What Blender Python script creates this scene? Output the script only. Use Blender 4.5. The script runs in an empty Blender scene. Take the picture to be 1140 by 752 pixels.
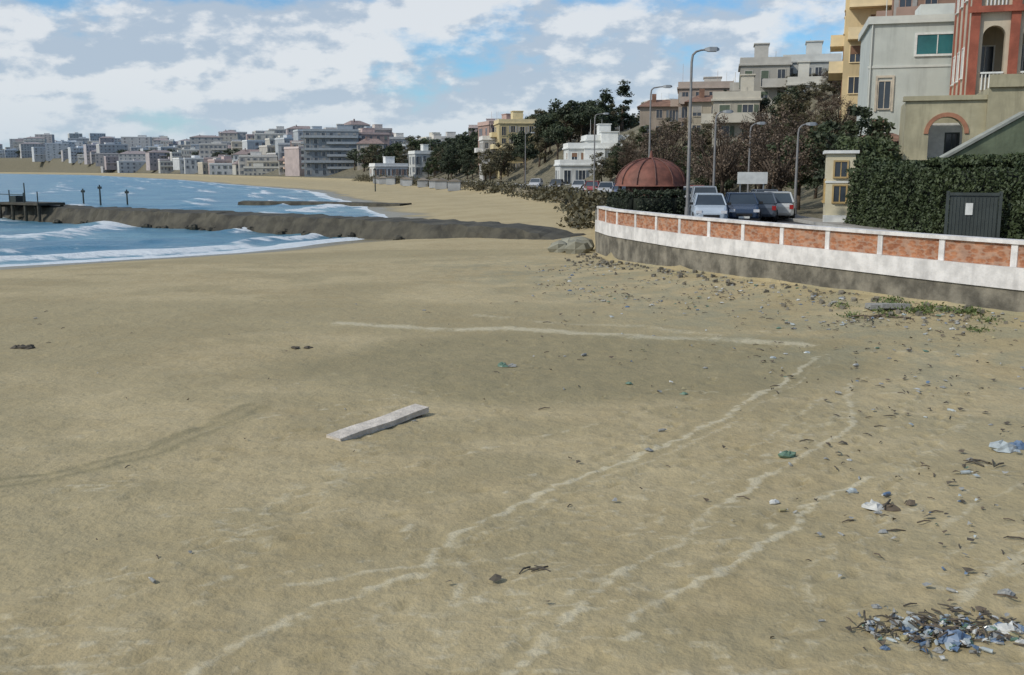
import bpy, math, random
import numpy as np
from mathutils import Vector, Matrix, Euler
random.seed(7); rng=np.random.default_rng(11)
R=math.radians
scene=bpy.context.scene
scene.view_settings.view_transform='Standard'; scene.view_settings.look='None'; scene.view_settings.exposure=0

# ------------------------------------------------------------------ noise + terrain
def _h(ix,iy,seed):
    n=(ix.astype(np.int64)*374761393+iy.astype(np.int64)*668265263+seed*1274126177)&0x7fffffff
    n=((n^(n>>13))*1274126177)&0x7fffffff
    n=n^(n>>16)
    return (n&0xffff)/65535.0
def vn(x,y,s,seed=0):
    x=np.asarray(x,float)/s; y=np.asarray(y,float)/s
    ix=np.floor(x); iy=np.floor(y); fx=x-ix; fy=y-iy
    fx=fx*fx*(3-2*fx); fy=fy*fy*(3-2*fy)
    a=_h(ix,iy,seed);b=_h(ix+1,iy,seed);c=_h(ix,iy+1,seed);d=_h(ix+1,iy+1,seed)
    return (a*(1-fx)+b*fx)*(1-fy)+(c*(1-fx)+d*fx)*fy
def sm(t):
    t=np.clip(t,0,1); return t*t*(3-2*t)
CY=[-60,10,30,45.6,52.6,65,75,96,137,217,330,467,935,1500,2300,4000,9000]
CX=[-100,-65,-38,-23.7,-16.2,-9.2,-8,-12,-22,-44,-95,-155,-395,-800,-1600,-3500,-9500]
BY=[-60,5,12,17.5,20,22.8,24.8,27.5,31,35.9,42.5,46,60,80,120,200,330,467,935,1500,2300,4000,9000]
BX=[16.5,16.5,16.2,15,13.8,12.1,11,9.65,8.05,6.1,4.2,3.9,5,7,4,-12,-50,-110,-340,-730,-1500,-3300,-9200]
RY=[-60,10,24,34,48,60,80,120,200,330,467,935,1500,2300,4000,9000]
RX=[24,21,18.2,16.9,15.9,15.6,18,15,-1,-38,-97,-325,-712,-1480,-3280,-9180]
def xc(y): return np.interp(y,CY,CX)
def xb(y): return np.interp(y,BY,BX)
def xr(y): return np.interp(y,RY,RX)
def H(x,y):
    x=np.asarray(x,float); y=np.asarray(y,float)
    c=xc(y); b=xb(y); r=xr(y)
    u=x-c
    beach=np.where(u<0,np.maximum(-0.4+.1*u,-3),-0.4+0.43*sm(u/12))
    amp=np.interp(y,[0,10,22,27,35,42,50,70,120],[.4,.5,.62,.6,.42,.15,.1,.5,.95])
    beach=beach+amp*np.exp(-np.maximum(b-x,0)/3.8)
    near=np.clip(1-y/90,0.15,1)
    beach=beach+near*sm((u-1)/6)*(.05*(vn(x,y,2.3,1)-.5)+.035*(vn(x,y,.7,2)-.5)+.03*(vn(x,y,.28,3)-.5))
    d=x-r
    A=np.interp(y,[0,60,95,150,260,400,900,1500,2300,4000],[9,11,12.5,12,9,5,9,21,32,40])
    land=1.3+A*sm((d-3)/21)+np.clip((d-24)*.03,0,25)+(vn(x,y,14,5)-.5)*1.6*sm((d-4)/12)
    return np.where(x<b,beach,land)
def h1(x,y): return float(H(np.array([x]),np.array([y]))[0])

# ------------------------------------------------------------------ materials
def new_mat(name):
    m=bpy.data.materials.new(name); m.use_nodes=True
    nt=m.node_tree; b=nt.nodes['Principled BSDF']; return m,nt,b
def N(nt,t,**kw):
    n=nt.nodes.new(t)
    for k,v in kw.items():
        if k in n.inputs: n.inputs[k].default_value=v
        else: setattr(n,k,v)
    return n
def mixc(nt,fac,a,b,blend='MIX'):
    n=nt.nodes.new('ShaderNodeMix'); n.data_type='RGBA'; n.blend_type=blend
    for s,v in ((n.inputs[0],fac),(n.inputs[6],a),(n.inputs[7],b)):
        if isinstance(v,bpy.types.NodeSocket): nt.links.new(v,s)
        elif isinstance(v,(int,float)): s.default_value=v
        else: s.default_value=(*v[:3],1)
    return n.outputs[2]
def math_(nt,op,a,b=0.0,clamp=False):
    n=nt.nodes.new('ShaderNodeMath'); n.operation=op; n.use_clamp=clamp
    for s,v in ((n.inputs[0],a),(n.inputs[1],b)):
        if isinstance(v,bpy.types.NodeSocket): nt.links.new(v,s)
        else: s.default_value=v
    return n.outputs[0]
def mr(nt,v,a,b,c=0.0,d=1.0):
    n=nt.nodes.new('ShaderNodeMapRange'); n.interpolation_type='SMOOTHSTEP'
    nt.links.new(v,n.inputs[0]); n.inputs[1].default_value=a;n.inputs[2].default_value=b;n.inputs[3].default_value=c;n.inputs[4].default_value=d
    return n.outputs[0]
def noise(nt,vec,scale,detail=4,rough=.55):
    n=nt.nodes.new('ShaderNodeTexNoise'); n.inputs['Scale'].default_value=scale; n.inputs['Detail'].default_value=detail; n.inputs['Roughness'].default_value=rough
    nt.links.new(vec,n.inputs['Vector']); return n.outputs['Fac']
_mc={}
def mat(name,col,rough=.8,var=.25,scale=1.5,bump=0.0,bscale=12,metal=0,stain=0.0):
    key=(name,tuple(round(c,3) for c in col))
    if key in _mc: return _mc[key]
    m,nt,b=new_mat(name)
    g=N(nt,'ShaderNodeNewGeometry').outputs['Position']
    n1=noise(nt,g,scale,4,.6)
    f=mr(nt,n1,.3,.7)
    dark=tuple(c*(1-var) for c in col); lite=tuple(min(c*(1+var*.6),.95) for c in col)
    c=mixc(nt,f,dark,lite)
    if stain>0:
        mp=N(nt,'ShaderNodeMapping'); mp.inputs['Scale'].default_value=(1.6,1.6,.22); nt.links.new(g,mp.inputs['Vector'])
        n2=noise(nt,mp.outputs[0],1.0,5,.65)
        c=mixc(nt,mr(nt,n2,.48,.72,0,stain),c,tuple(x*.45 for x in col))
    nt.links.new(c,b.inputs['Base Color'])
    b.inputs['Roughness'].default_value=rough; b.inputs['Metallic'].default_value=metal
    if bump>0:
        n3=noise(nt,g,bscale,3,.6)
        bp=N(nt,'ShaderNodeBump'); bp.inputs['Strength'].default_value=bump; bp.inputs['Distance'].default_value=.03
        nt.links.new(n3,bp.inputs['Height']); nt.links.new(bp.outputs[0],b.inputs['Normal'])
    _mc[key]=m; return m
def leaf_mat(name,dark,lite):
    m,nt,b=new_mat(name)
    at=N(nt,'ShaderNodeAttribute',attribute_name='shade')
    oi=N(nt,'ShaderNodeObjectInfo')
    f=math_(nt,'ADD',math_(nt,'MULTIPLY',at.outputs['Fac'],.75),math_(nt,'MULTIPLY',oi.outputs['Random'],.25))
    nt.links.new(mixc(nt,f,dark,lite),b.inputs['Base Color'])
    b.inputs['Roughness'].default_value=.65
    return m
glass=mat('window_glass',(.05,.065,.08),.12,.3,.3)
frame_w=mat('white_paint',(.72,.72,.68),.55,.12,3)
dark_metal=mat('dark_metal',(.035,.045,.04),.5,.2,3)
grey_metal=mat('galvanised_metal',(.30,.31,.31),.45,.15,4,metal=.4)
rubber=mat('rubber',(.02,.02,.02),.85,.1,3)

# ------------------------------------------------------------------ mesh builder
class MB:
    def __init__(s): s.V=[];s.F=[];s.M=[]
    def add(s,vs,fs,m=0):
        o=len(s.V); s.V+= [tuple(v) for v in vs]
        for f in fs: s.F.append(tuple(o+i for i in f)); s.M.append(m)
    def box(s,x0,y0,z0,x1,y1,z1,m=0):
        s.add([(x0,y0,z0),(x1,y0,z0),(x1,y1,z0),(x0,y1,z0),(x0,y0,z1),(x1,y0,z1),(x1,y1,z1),(x0,y1,z1)],
              [(0,3,2,1),(4,5,6,7),(0,1,5,4),(1,2,6,5),(2,3,7,6),(3,0,4,7)],m)
    def tube(s,p0,p1,r0,r1,n=8,m=0,caps=True):
        p0=Vector(p0);p1=Vector(p1);d=(p1-p0).normalized()
        a=d.orthogonal().normalized(); b=d.cross(a)
        vs=[];
        for p,r in ((p0,r0),(p1,r1)):
            for i in range(n):
                t=2*math.pi*i/n; vs.append(p+a*(r*math.cos(t))+b*(r*math.sin(t)))
        fs=[(i,(i+1)%n,n+(i+1)%n,n+i) for i in range(n)]
        if caps: fs+= [tuple(range(n-1,-1,-1)),tuple(range(n,2*n))]
        s.add(vs,fs,m)
    def path(s,pts,r,n=8,m=0):
        for i in range(len(pts)-1):
            r0=r[i] if isinstance(r,(list,tuple)) else r; r1=r[i+1] if isinstance(r,(list,tuple)) else r
            s.tube(pts[i],pts[i+1],r0,r1,n,m)
    def lathe(s,prof,n=24,m=0,cx=0,cy=0):
        vs=[];
        for r,z in prof:
            for i in range(n):
                t=2*math.pi*i/n; vs.append((cx+r*math.cos(t),cy+r*math.sin(t),z))
        fs=[]
        for j in range(len(prof)-1):
            for i in range(n): fs.append((j*n+i,j*n+(i+1)%n,(j+1)*n+(i+1)%n,(j+1)*n+i))
        s.add(vs,fs,m)
    def strip(s,path,o0,o1,z0,z1,m=0,close=True):
        P=path; n=len(P); vs=[]
        for i,(p,nn) in enumerate(P):
            za=z0[i] if hasattr(z0,'__len__') else z0
            for o,z in ((o0,za),(o1,za),(o1,z1),(o0,z1)): vs.append((p[0]+nn[0]*o,p[1]+nn[1]*o,z))
        fs=[]
        for i in range(n-1):
            a=i*4;b=a+4
            for k in range(4): fs.append((a+k,a+(k+1)%4,b+(k+1)%4,b+k))
        if close: fs+=[(3,2,1,0),tuple((n-1)*4+k for k in range(4))]
        s.add(vs,fs,m)
    def obj(s,name,mats,parent=None,loc=(0,0,0),rz=0,smooth=False):
        me=bpy.data.meshes.new(name); me.from_pydata(s.V,[],s.F); me.update()
        for m in mats: me.materials.append(m)
        me.polygons.foreach_set('material_index',s.M)
        if smooth: me.polygons.foreach_set('use_smooth',[True]*len(s.F))
        o=bpy.data.objects.new(name,me); scene.collection.objects.link(o)
        o.location=loc; o.rotation_euler=(0,0,rz)
        if parent: o.parent=parent
        return o
def empty(name,loc=(0,0,0),rz=0):
    o=bpy.data.objects.new(name,None); scene.collection.objects.link(o); o.location=loc; o.rotation_euler=(0,0,rz); o.empty_display_size=.3; return o
def pivot(e,p,deg):
    a=R(deg); c_,s_=math.cos(a),math.sin(a); e.rotation_euler=(0,0,a); e.location=(p[0]-(c_*p[0]-s_*p[1]),p[1]-(s_*p[0]+c_*p[1]),0)
def recalc(o):
    import bmesh
    bm=bmesh.new(); bm.from_mesh(o.data); bmesh.ops.recalc_face_normals(bm,faces=bm.faces); bm.to_mesh(o.data); bm.free()
def grid_mesh(name,X,Y,Z,m,attrs={}):
    nr,nc=X.shape
    V=np.stack([X.ravel(),Y.ravel(),Z.ravel()],1)
    i=np.arange(nr*nc).reshape(nr,nc)
    F=np.stack([i[:-1,:-1].ravel(),i[:-1,1:].ravel(),i[1:,1:].ravel(),i[1:,:-1].ravel()],1)
    me=bpy.data.meshes.new(name)
    me.vertices.add(len(V)); me.vertices.foreach_set('co',V.astype(np.float32).ravel())
    me.loops.add(F.size); me.loops.foreach_set('vertex_index',F.astype(np.int32).ravel())
    me.polygons.add(len(F)); me.polygons.foreach_set('loop_start',np.arange(0,F.size,4,dtype=np.int32)); me.polygons.foreach_set('loop_total',np.full(len(F),4,dtype=np.int32))
    me.update(calc_edges=True); me.polygons.foreach_set('use_smooth',np.ones(len(F),bool))
    for k,a in attrs.items():
        at=me.attributes.new(k,'FLOAT','POINT'); at.data.foreach_set('value',a.astype(np.float32).ravel())
    me.materials.append(m)
    o=bpy.data.objects.new(name,me); scene.collection.objects.link(o); return o
def quads_mesh(name,V,shade,m,extra=None):
    n=len(V); me=bpy.data.meshes.new(name)
    ev=extra.V if extra else []; ef=extra.F if extra else []
    allv=np.concatenate([V.reshape(-1,3),np.array(ev).reshape(-1,3)]) if ev else V.reshape(-1,3)
    me.vertices.add(len(allv)); me.vertices.foreach_set('co',allv.astype(np.float32).ravel())
    li=list(range(4*n)); ls=list(range(0,4*n,4)); lt=[4]*n
    for f in ef:
        ls.append(len(li)); lt.append(len(f)); li+=[4*n+k for k in f]
    me.loops.add(len(li)); me.loops.foreach_set('vertex_index',np.array(li,dtype=np.int32))
    me.polygons.add(len(ls)); me.polygons.foreach_set('loop_start',np.array(ls,dtype=np.int32)); me.polygons.foreach_set('loop_total',np.array(lt,dtype=np.int32))
    me.update(calc_edges=True)
    at=me.attributes.new('shade','FLOAT','POINT'); a=np.concatenate([np.repeat(shade,4),np.zeros(len(ev))]); at.data.foreach_set('value',a.astype(np.float32))
    for mm in m: me.materials.append(mm)
    me.polygons.foreach_set('material_index',np.array([0]*n+[1]*len(ef),dtype=np.int32))
    return me
def leaf_quads(C,s,aspect=.6):
    n=len(C); a=rng.normal(size=(n,3)); a/=np.linalg.norm(a,axis=1)[:,None]
    b=rng.normal(size=(n,3)); b-=a*(a*b).sum(1)[:,None]; b/=np.linalg.norm(b,axis=1)[:,None]
    sz=(s*(.6+.8*rng.random(n)))[:,None]; a=a*sz; b=b*sz*aspect
    return np.stack([C-a-b*.6,C+a*.2-b,C+a+b*.5,C-a*.3+b],1)

# ------------------------------------------------------------------ ground sheet
def seg_d(x,y,pts):
    d=np.full(x.shape,1e9)
    for (ax,ay),(bx,by) in zip(pts[:-1],pts[1:]):
        vx,vy=bx-ax,by-ay; t=np.clip(((x-ax)*vx+(y-ay)*vy)/(vx*vx+vy*vy),0,1)
        d=np.minimum(d,np.hypot(x-ax-t*vx,y-ay-t*vy))
    return d
ys=list(np.linspace(-50,5.5,12))
y=5.6
while y<50: ys.append(y); y+= .035+.0028*(y-5)
while y<9000: ys.append(y); y*=1.03
ys=np.array(ys)
t=np.linspace(1,0,760)
seaoff=np.array([-9000,-3000,-900,-300,-120,-60,-30,-15,-8,-4,-2,-1.])
landd=np.concatenate([np.arange(0,46,2.),[52,60,75,100,150,250,500,1200,3000,9000]])
cols=[]
for o in seaoff: cols.append(xc(ys)+o)
w=xb(ys)-xc(ys)-.02
for tt in t: cols.append(xb(ys)-.02-w*tt**2)
cols.append(xb(ys)+.22)
for f in (.25,.5,.75): cols.append(xb(ys)+(xr(ys)-xb(ys))*f)
for d in landd: cols.append(xr(ys)+d)
X=np.stack(cols,1); Y=np.repeat(ys[:,None],X.shape[1],1)
Z=H(X,Y)
def off(pts,o):
    out=[]
    for i,(px,py) in enumerate(pts):
        a=pts[max(i-1,0)];b_=pts[min(i+1,len(pts)-1)]; tx,ty=b_[0]-a[0],b_[1]-a[1]; L=math.hypot(tx,ty); out.append((px-ty/L*o,py+tx/L*o))
    return out
T1=[(-.83,9.61),(-.69,10.36),(.57,12.05),(2.22,13.9),(3.3,15.4),(4.5,17.2),(6.5,20.6)]
T3=[(-.5,6.8),(-.07,7.38),(.55,8.4),(1.06,9.16),(1.9,10.4),(2.9,11.9),(4.0,13.3),(5.2,14.7),(6.3,18)]
T4=[(1.0,7.9),(1.1,8.2),(1.65,8.95),(3.2,10.55),(3.5,11.4),(4.7,12.4)]
T=[(T1,.05,1.0),(off(T1[1:],-.26),.035,.6),(T3,.045,.9),(off(T3,.28),.03,.5),(T4,.045,.95),
   ([(-2.9,6.6),(-2.53,7.38),(-1.8,8.6),(-1.25,9.1),(-.73,9.4)],.06,.8),
   ([(-2.5,6.6),(-2.2,7.38),(-1.5,8.4),(-1.0,8.9)],.03,.5),
   ([(-4.5,25.6),(-2,24.6),(-.2,24.6),(2.8,23.2),(5,22.6),(6.6,21.8)],.30,.75),
   ([(-1,27),(1,25.4),(3.2,24.6),(5.5,22.4)],.25,.5),
   ([(-.7,10.3),(-.4,9.3),(-.6,8.6)],.05,.7),
   ([(5.6,10.0),(4.7,9.2),(4.0,8.4)],.06,.7),([(6.6,12.2),(5.4,11.2),(4.6,10.2)],.05,.55),
   ([(-2.2,9.0),(-1.2,9.5),(-.4,9.6),(.3,9.9)],.07,.6),
   ([(-.9,7.0),(.2,8.2),(.9,9.6)],.04,.5),([(-3.9,7.0),(-2.9,7.9),(-1.6,8.4)],.06,.5),
   ([(2.2,12.2),(3.6,13.9),(5.2,16.4),(6.8,18.6)],.045,.6),([(.4,9.2),(1.6,10.9),(2.5,12.0)],.035,.5)]
nearmask=(Y<50)&(X>-30)&(X<17)
track=np.zeros(X.shape); damp=np.zeros(X.shape)
xs_,ys_=X[nearmask],Y[nearmask]
wx=xs_+.09*(vn(xs_,ys_,.6,21)-.5)*2+.06*(vn(xs_,ys_,.14,23)-.5)*2; wy=ys_+.09*(vn(xs_,ys_,.6,22)-.5)*2+.06*(vn(xs_,ys_,.14,24)-.5)*2
tr=np.zeros(xs_.shape); dm=np.zeros(xs_.shape)
br=.72+.28*sm((vn(xs_,ys_,.4,25)-.3)/.25)
for pts,wd,a in T:
    d=seg_d(wx,wy,pts); ww=wd*(1+ys_/55)
    tr=np.maximum(tr,a*br*np.exp(-(d/ww)**2)); tr=np.maximum(tr,.4*a*np.exp(-(d/(ww*4))**2)*sm((vn(xs_,ys_,.14,26)-.5)/.2))
    dm=np.maximum(dm,.4*a*np.exp(-((d-ww*2.2)/(ww*1.1))**2))
trails=[([(-3.6,6.8),(-3.0,8.4),(-2.4,11.5),(-1.9,18)],.2,.55),([(-4.4,7.6),(-3.2,9.6),(-2.7,12.4)],.2,.5),([(-6.5,9.5),(-4.2,8.2)],.3,.5),([(-7.5,13),(-3.5,19)],.3,.4),
                 ([(2.0,7.2),(3.1,9.5),(4.8,11.3)],.25,.5),([(-1.4,7.2),(-.2,9.0),(1.2,10.8)],.2,.4),([(3.4,13.0),(6.0,16.5)],.3,.5),([(5,12.5),(7.5,15.5)],.3,.5)]
r2=random.Random(5)
for i in range(50):
    x0=r2.uniform(-5,7); y0=r2.uniform(7,17); a=r2.uniform(.3,1.1); L=r2.uniform(1.2,4.5)
    trails.append(([(x0,y0),(x0+L*.5*math.sin(a)+r2.uniform(-.2,.2),y0+L*.5*math.cos(a)),(x0+L*math.sin(a),y0+L*math.cos(a))],r2.uniform(.03,.10),r2.uniform(.3,.65)))
for i in range(14):
    x0=r2.uniform(2,8); y0=r2.uniform(14,24); L=r2.uniform(2,5)
    trails.append(([(x0,y0),(x0+L,y0+r2.uniform(-1.2,1.8))],r2.uniform(.08,.18),r2.uniform(.35,.6)))
for pts,wd,a in trails:
    d=seg_d(wx,wy,pts); tr=np.maximum(tr,a*np.exp(-(d/wd)**2)*sm((vn(xs_,ys_,.14,31)-.42)/.22))
patch=sm((vn(xs_,ys_,1.8,41)*.5+vn(xs_,ys_,.7,43)*.5-.45)/.2)*sm((vn(xs_*.7,ys_*1.4,.11,42)-.52)/.2)
tr=np.maximum(tr,.5*patch*sm((18-ys_)/6))
track[nearmask]=tr
e=np.hypot((xs_-1.6)/6.0,(ys_-20.2)/3.4)+.5*(vn(xs_,ys_,2.2,51)-.5)
dm=np.maximum(dm,.9*sm((1.35-e)/.6))
cv=[(-8.6,11.6),(-7.0,11.9),(-6.0,12.45),(-5.0,13.7),(-4.2,16.4)]
for o_ in (0,.28): dm=np.maximum(dm,1.0*np.exp(-(seg_d(wx,wy,off(cv,o_))/.10)**2))
dm=np.maximum(dm,.4*sm((.55-seg_d(wx,wy,cv))/.5))
dm=np.maximum(dm,.5*sm((vn(xs_,ys_*1.6,5,61)-.45)/.3)*sm((ys_-7)/5))
dm=np.maximum(dm,.4*sm((vn(xs_,ys_*1.5,1.5,62)-.5)/.25))
damp[nearmask]=dm
Z[nearmask]+= .018*tr + .022*(vn(xs_,ys_,.13,71)-.5)*np.clip(1.3-ys_/25,0,1)
def footprint(px,py,a,dep):
    i0,i1=np.searchsorted(ys,[py-.3,py+.3])
    sx,sy=X[i0:i1],Y[i0:i1]; dx,dy=sx-px,sy-py
    l=dx*math.sin(a)+dy*math.cos(a); q=dx*math.cos(a)-dy*math.sin(a)
    r_=np.hypot(l/.15,q/.06)
    Z[i0:i1]+= -dep*np.exp(-r_**2)+dep*.45*np.exp(-((r_-1.5)/.4)**2)
    track[i0:i1]=np.maximum(track[i0:i1],.45*np.exp(-((r_-1.45)/.4)**2))
    damp[i0:i1]=np.maximum(damp[i0:i1],.55*np.exp(-r_**2))
for (x0,y0,a,n_) in [(-3.2,7,.15,22),(-4.4,7.2,.35,16),(-6.3,9,.5,14),(-2.0,7,.5,18),(.3,7,.6,20),(1.8,7,.55,20),(3.4,8.6,.4,18),(-.9,9.8,.75,16),(4.6,9.4,.1,14),(-1,13,.2,14),(5.3,13,.6,10),(-5.6,12,.7,12),(2.4,13,.9,12),(2.9,7.4,.2,16),(-.2,7.3,.25,18),(-5.2,8,.9,12),(1.0,11,.35,14),(4.2,7.6,.5,14)]:
    for k in range(n_):
        px=x0+k*.62*math.sin(a)+(.12 if k%2 else -.12)*math.cos(a)+r2.uniform(-.05,.05); py=y0+k*.62*math.cos(a)+r2.uniform(-.05,.05)
        if px<float(xb(py))-.5: footprint(px,py,a+r2.uniform(-.25,.25),.035)
land=(X>=xb(Y)).astype(float)
u=X-xc(Y)
wet=sm((4.5+3*(vn(X,Y,3.,81)-.5)-u)/2.5)*(1-land)
rub=sm((3.5+ (X-(xb(Y)-8))*1.0)/7)*(1-land)*sm((50-Y)/10)
m,nt,b=new_mat('sand_and_earth')
g=N(nt,'ShaderNodeNewGeometry').outputs['Position']
A=lambda k:N(nt,'ShaderNodeAttribute',attribute_name=k).outputs['Fac']
nL=noise(nt,g,.22,4,.6); nM=noise(nt,g,1.6,5,.65); nS=noise(nt,g,9,5,.65); nF=noise(nt,g,45,2,.6)
c=mixc(nt,mr(nt,nL,.35,.65),(.375,.295,.155),(.445,.36,.20))
c=mixc(nt,mr(nt,nM,.35,.7,0,.5),c,(.49,.405,.24))
c=mixc(nt,mr(nt,nS,.48,.72,0,.4),c,(.25,.195,.105))
c=mixc(nt,math_(nt,'MULTIPLY',A('damp'),mr(nt,nM,.2,.7,.5,.95)),c,(.235,.20,.105))
trk=mr(nt,math_(nt,'ADD',A('track'),math_(nt,'MULTIPLY',math_(nt,'SUBTRACT',nS,.5),1.1)),.28,.78)
c=mixc(nt,math_(nt,'MULTIPLY',trk,.62),c,(.61,.545,.38))
vo=N(nt,'ShaderNodeTexVoronoi'); vo.inputs['Scale'].default_value=6.5; nt.links.new(g,vo.inputs['Vector'])
fl=math_(nt,'MULTIPLY',mr(nt,math_(nt,'ADD',vo.outputs['Distance'],math_(nt,'MULTIPLY',nS,.35)),.24,.36,1,0),mr(nt,noise(nt,g,1.1,3,.6),.44,.6))
c=mixc(nt,math_(nt,'MULTIPLY',fl,math_(nt,'ADD',math_(nt,'MULTIPLY',A('rub'),.7),.12)),c,(.11,.09,.06))
c=mixc(nt,math_(nt,'MULTIPLY',A('rub'),mr(nt,noise(nt,g,.9,5,.7),.42,.62,0,.6)),c,(.26,.25,.165))
c=mixc(nt,mr(nt,nF,.5,.8,0,.25),c,(.24,.19,.115))
c=mixc(nt,math_(nt,'MULTIPLY',A('wet'),.8),c,(.17,.145,.085))
lc=mixc(nt,mr(nt,nM,.35,.65),(.09,.085,.05),(.22,.19,.13))
c=mixc(nt,A('land'),c,lc)
nt.links.new(c,b.inputs['Base Color'])
rg=N(nt,'ShaderNodeMapRange'); nt.links.new(A('wet'),rg.inputs[0]); rg.inputs[3].default_value=.95; rg.inputs[4].default_value=.35
nt.links.new(rg.outputs[0],b.inputs['Roughness'])
hh=math_(nt,'ADD',math_(nt,'MULTIPLY',nS,.6),math_(nt,'MULTIPLY',noise(nt,g,3.5,3,.6),.8))
bp=N(nt,'ShaderNodeBump'); bp.inputs['Strength'].default_value=.8; bp.inputs['Distance'].default_value=.06
nt.links.new(hh,bp.inputs['Height']); nt.links.new(bp.outputs[0],b.inputs['Normal'])
grid_mesh('ground',X,Y,Z,m,{'track':track,'damp':damp,'land':land,'wet':wet,'rub':rub})

# ------------------------------------------------------------------ sea
ys=[-50,-20,0,15,25]; y=30
while y<130: ys.append(y); y+=.3+.004*(y-30)
while y<30000: ys.append(y); y*=1.025
ys=np.array(ys,float)
us=[1.8]; st=.22
while us[-1]>-30000:
    us.append(us[-1]-st); st=st*1.018 if us[-1]>-80 else st*1.06
us=np.array(us)
Xs=xc(ys)[:,None]+us[None,:]; Ys=np.repeat(ys[:,None],len(us),1)
q=-(us[None,:])*.75+0*Ys
wob=6*(vn(Xs*.5,Ys,9,101)-.5)+3*(vn(Xs,Ys,3,102)-.5)
zz=np.full(Xs.shape,-.4)
foam=np.zeros(Xs.shape)
for k,(q0,hgt,wd) in enumerate([(1.0,.08,.6),(4.5,.24,.8),(9.5,.34,.9),(17,.34,1.0),(27,.28,1.1),(40,.25,1.1)]):
    dd=q+wob*(.35 if k<1 else .8)-q0
    hmod=sm((vn(Ys+Xs*.4,Ys*0+k*9.,11,110+k)-.3)/.35)
    zz+=hgt*(.35+.65*hmod)*np.exp(-(dd/wd)**2)
    fo=np.where(dd<0,np.exp(-(dd/(wd*2.1))**2),np.exp(-(dd/(wd*.45))**2))
    foam=np.maximum(foam,.9*fo*hmod*(1 if k<4 else .8))
foam=np.maximum(foam,.95*sm((1.3+1.4*(vn(Xs,Ys,2,131)-.5)-q)/1.0))
fade=np.clip(200/np.maximum(np.hypot(Xs,Ys),1),0,1)
zz+=fade*(.18*(vn(Xs*.55,Ys,3.4,121)-.5)+.09*(vn(Xs*.7,Ys,1.2,122)-.5))*sm((q-1)/3)
m,nt,b=new_mat('sea_water')
g=N(nt,'ShaderNodeNewGeometry').outputs['Position']
mp=N(nt,'ShaderNodeMapping'); mp.inputs['Scale'].default_value=(.45,1,1); nt.links.new(g,mp.inputs['Vector']); gv=mp.outputs[0]
n1=noise(nt,gv,.12,4,.6); n2=noise(nt,gv,1.1,5,.7); n3=noise(nt,gv,4,4,.65); n4=noise(nt,gv,.35,6,.75)
at=N(nt,'ShaderNodeAttribute',attribute_name='foam').outputs['Fac']
c=mixc(nt,mr(nt,n1,.35,.65),(.07,.19,.28),(.16,.31,.37))
c=mixc(nt,mr(nt,n2,.4,.7,0,.5),c,(.045,.14,.21))
f=mr(nt,math_(nt,'ADD',at,math_(nt,'MULTIPLY',math_(nt,'SUBTRACT',n2,.5),1.8)),.42,.75)
f2=mr(nt,n4,.61,.69,0,.7)
ff=math_(nt,'MAXIMUM',f,f2)
nt.links.new(mixc(nt,math_(nt,'MULTIPLY',ff,.9),c,(.72,.75,.76)),b.inputs['Base Color'])
rr=N(nt,'ShaderNodeMapRange'); nt.links.new(ff,rr.inputs[0]); rr.inputs[3].default_value=.28; rr.inputs[4].default_value=.8
nt.links.new(rr.outputs[0],b.inputs['Roughness']); b.inputs['IOR'].default_value=1.33
bp=N(nt,'ShaderNodeBump'); bp.inputs['Strength'].default_value=.9; bp.inputs['Distance'].default_value=.3
nt.links.new(math_(nt,'ADD',math_(nt,'MULTIPLY',n2,.8),math_(nt,'MULTIPLY',n3,.35)),bp.inputs['Height']); nt.links.new(bp.outputs[0],b.inputs['Normal'])
grid_mesh('sea',Xs,Ys,zz,m,{'foam':foam})

# ------------------------------------------------------------------ promenade wall, pavement, road
def resample(fx,y0,y1,step):
    yy=np.linspace(y0,y1,4000); xx=fx(yy)
    if y1<100:
        k=np.ones(161)/161; xp=np.pad(xx,80,mode='edge'); xx2=np.convolve(xp,k,'valid'); xx2[:81]=xx[:81]; xx2[-81:]=xx[-81:]; xx=xx2
    s=np.concatenate([[0],np.cumsum(np.hypot(np.diff(xx),np.diff(yy)))])
    n=max(int(s[-1]/step),1); ss=np.linspace(0,s[-1],n+1)
    px=np.interp(ss,s,xx); py=np.interp(ss,s,yy)
    tx=np.gradient(px); ty=np.gradient(py); L=np.hypot(tx,ty); tx/=L; ty/=L
    return [((px[i],py[i]),(-ty[i],tx[i])) for i in range(n+1)]
conc=mat('weathered_concrete',(.20,.18,.14),.9,.55,1.6,.9,6,stain=.9)
white=mat('whitewash',(.72,.69,.66),.7,.2,2.5,.3,20,stain=.5)
m,nt,b=new_mat('terracotta_brick'); g=N(nt,'ShaderNodeNewGeometry').outputs['Position']
vo=N(nt,'ShaderNodeTexVoronoi'); vo.inputs['Scale'].default_value=5; mp=N(nt,'ShaderNodeMapping'); mp.inputs['Scale'].default_value=(1,1,2.2); nt.links.new(g,mp.inputs['Vector']); nt.links.new(mp.outputs[0],vo.inputs['Vector'])
c=mixc(nt,mr(nt,noise(nt,g,3,5,.7),.35,.65),(.25,.095,.045),(.45,.20,.10))
c=mixc(nt,mr(nt,vo.outputs['Distance'],.42,.65,0,.4),c,(.46,.36,.28))
nt.links.new(c,b.inputs['Base Color']); b.inputs['Roughness'].default_value=.85
bp=N(nt,'ShaderNodeBump'); bp.inputs['Strength'].default_value=.6; bp.inputs['Distance'].default_value=.03; nt.links.new(vo.outputs['Distance'],bp.inputs['Height']); nt.links.new(bp.outputs[0],b.inputs['Normal'])
terra=m
P=resample(xb,-10,46,.5)
sw=empty('sea_wall')
w=MB(); w.strip(P,.0,-.45,-1.0,1.22,0); recalc(w.obj('retaining_wall',[conc],sw))
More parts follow.
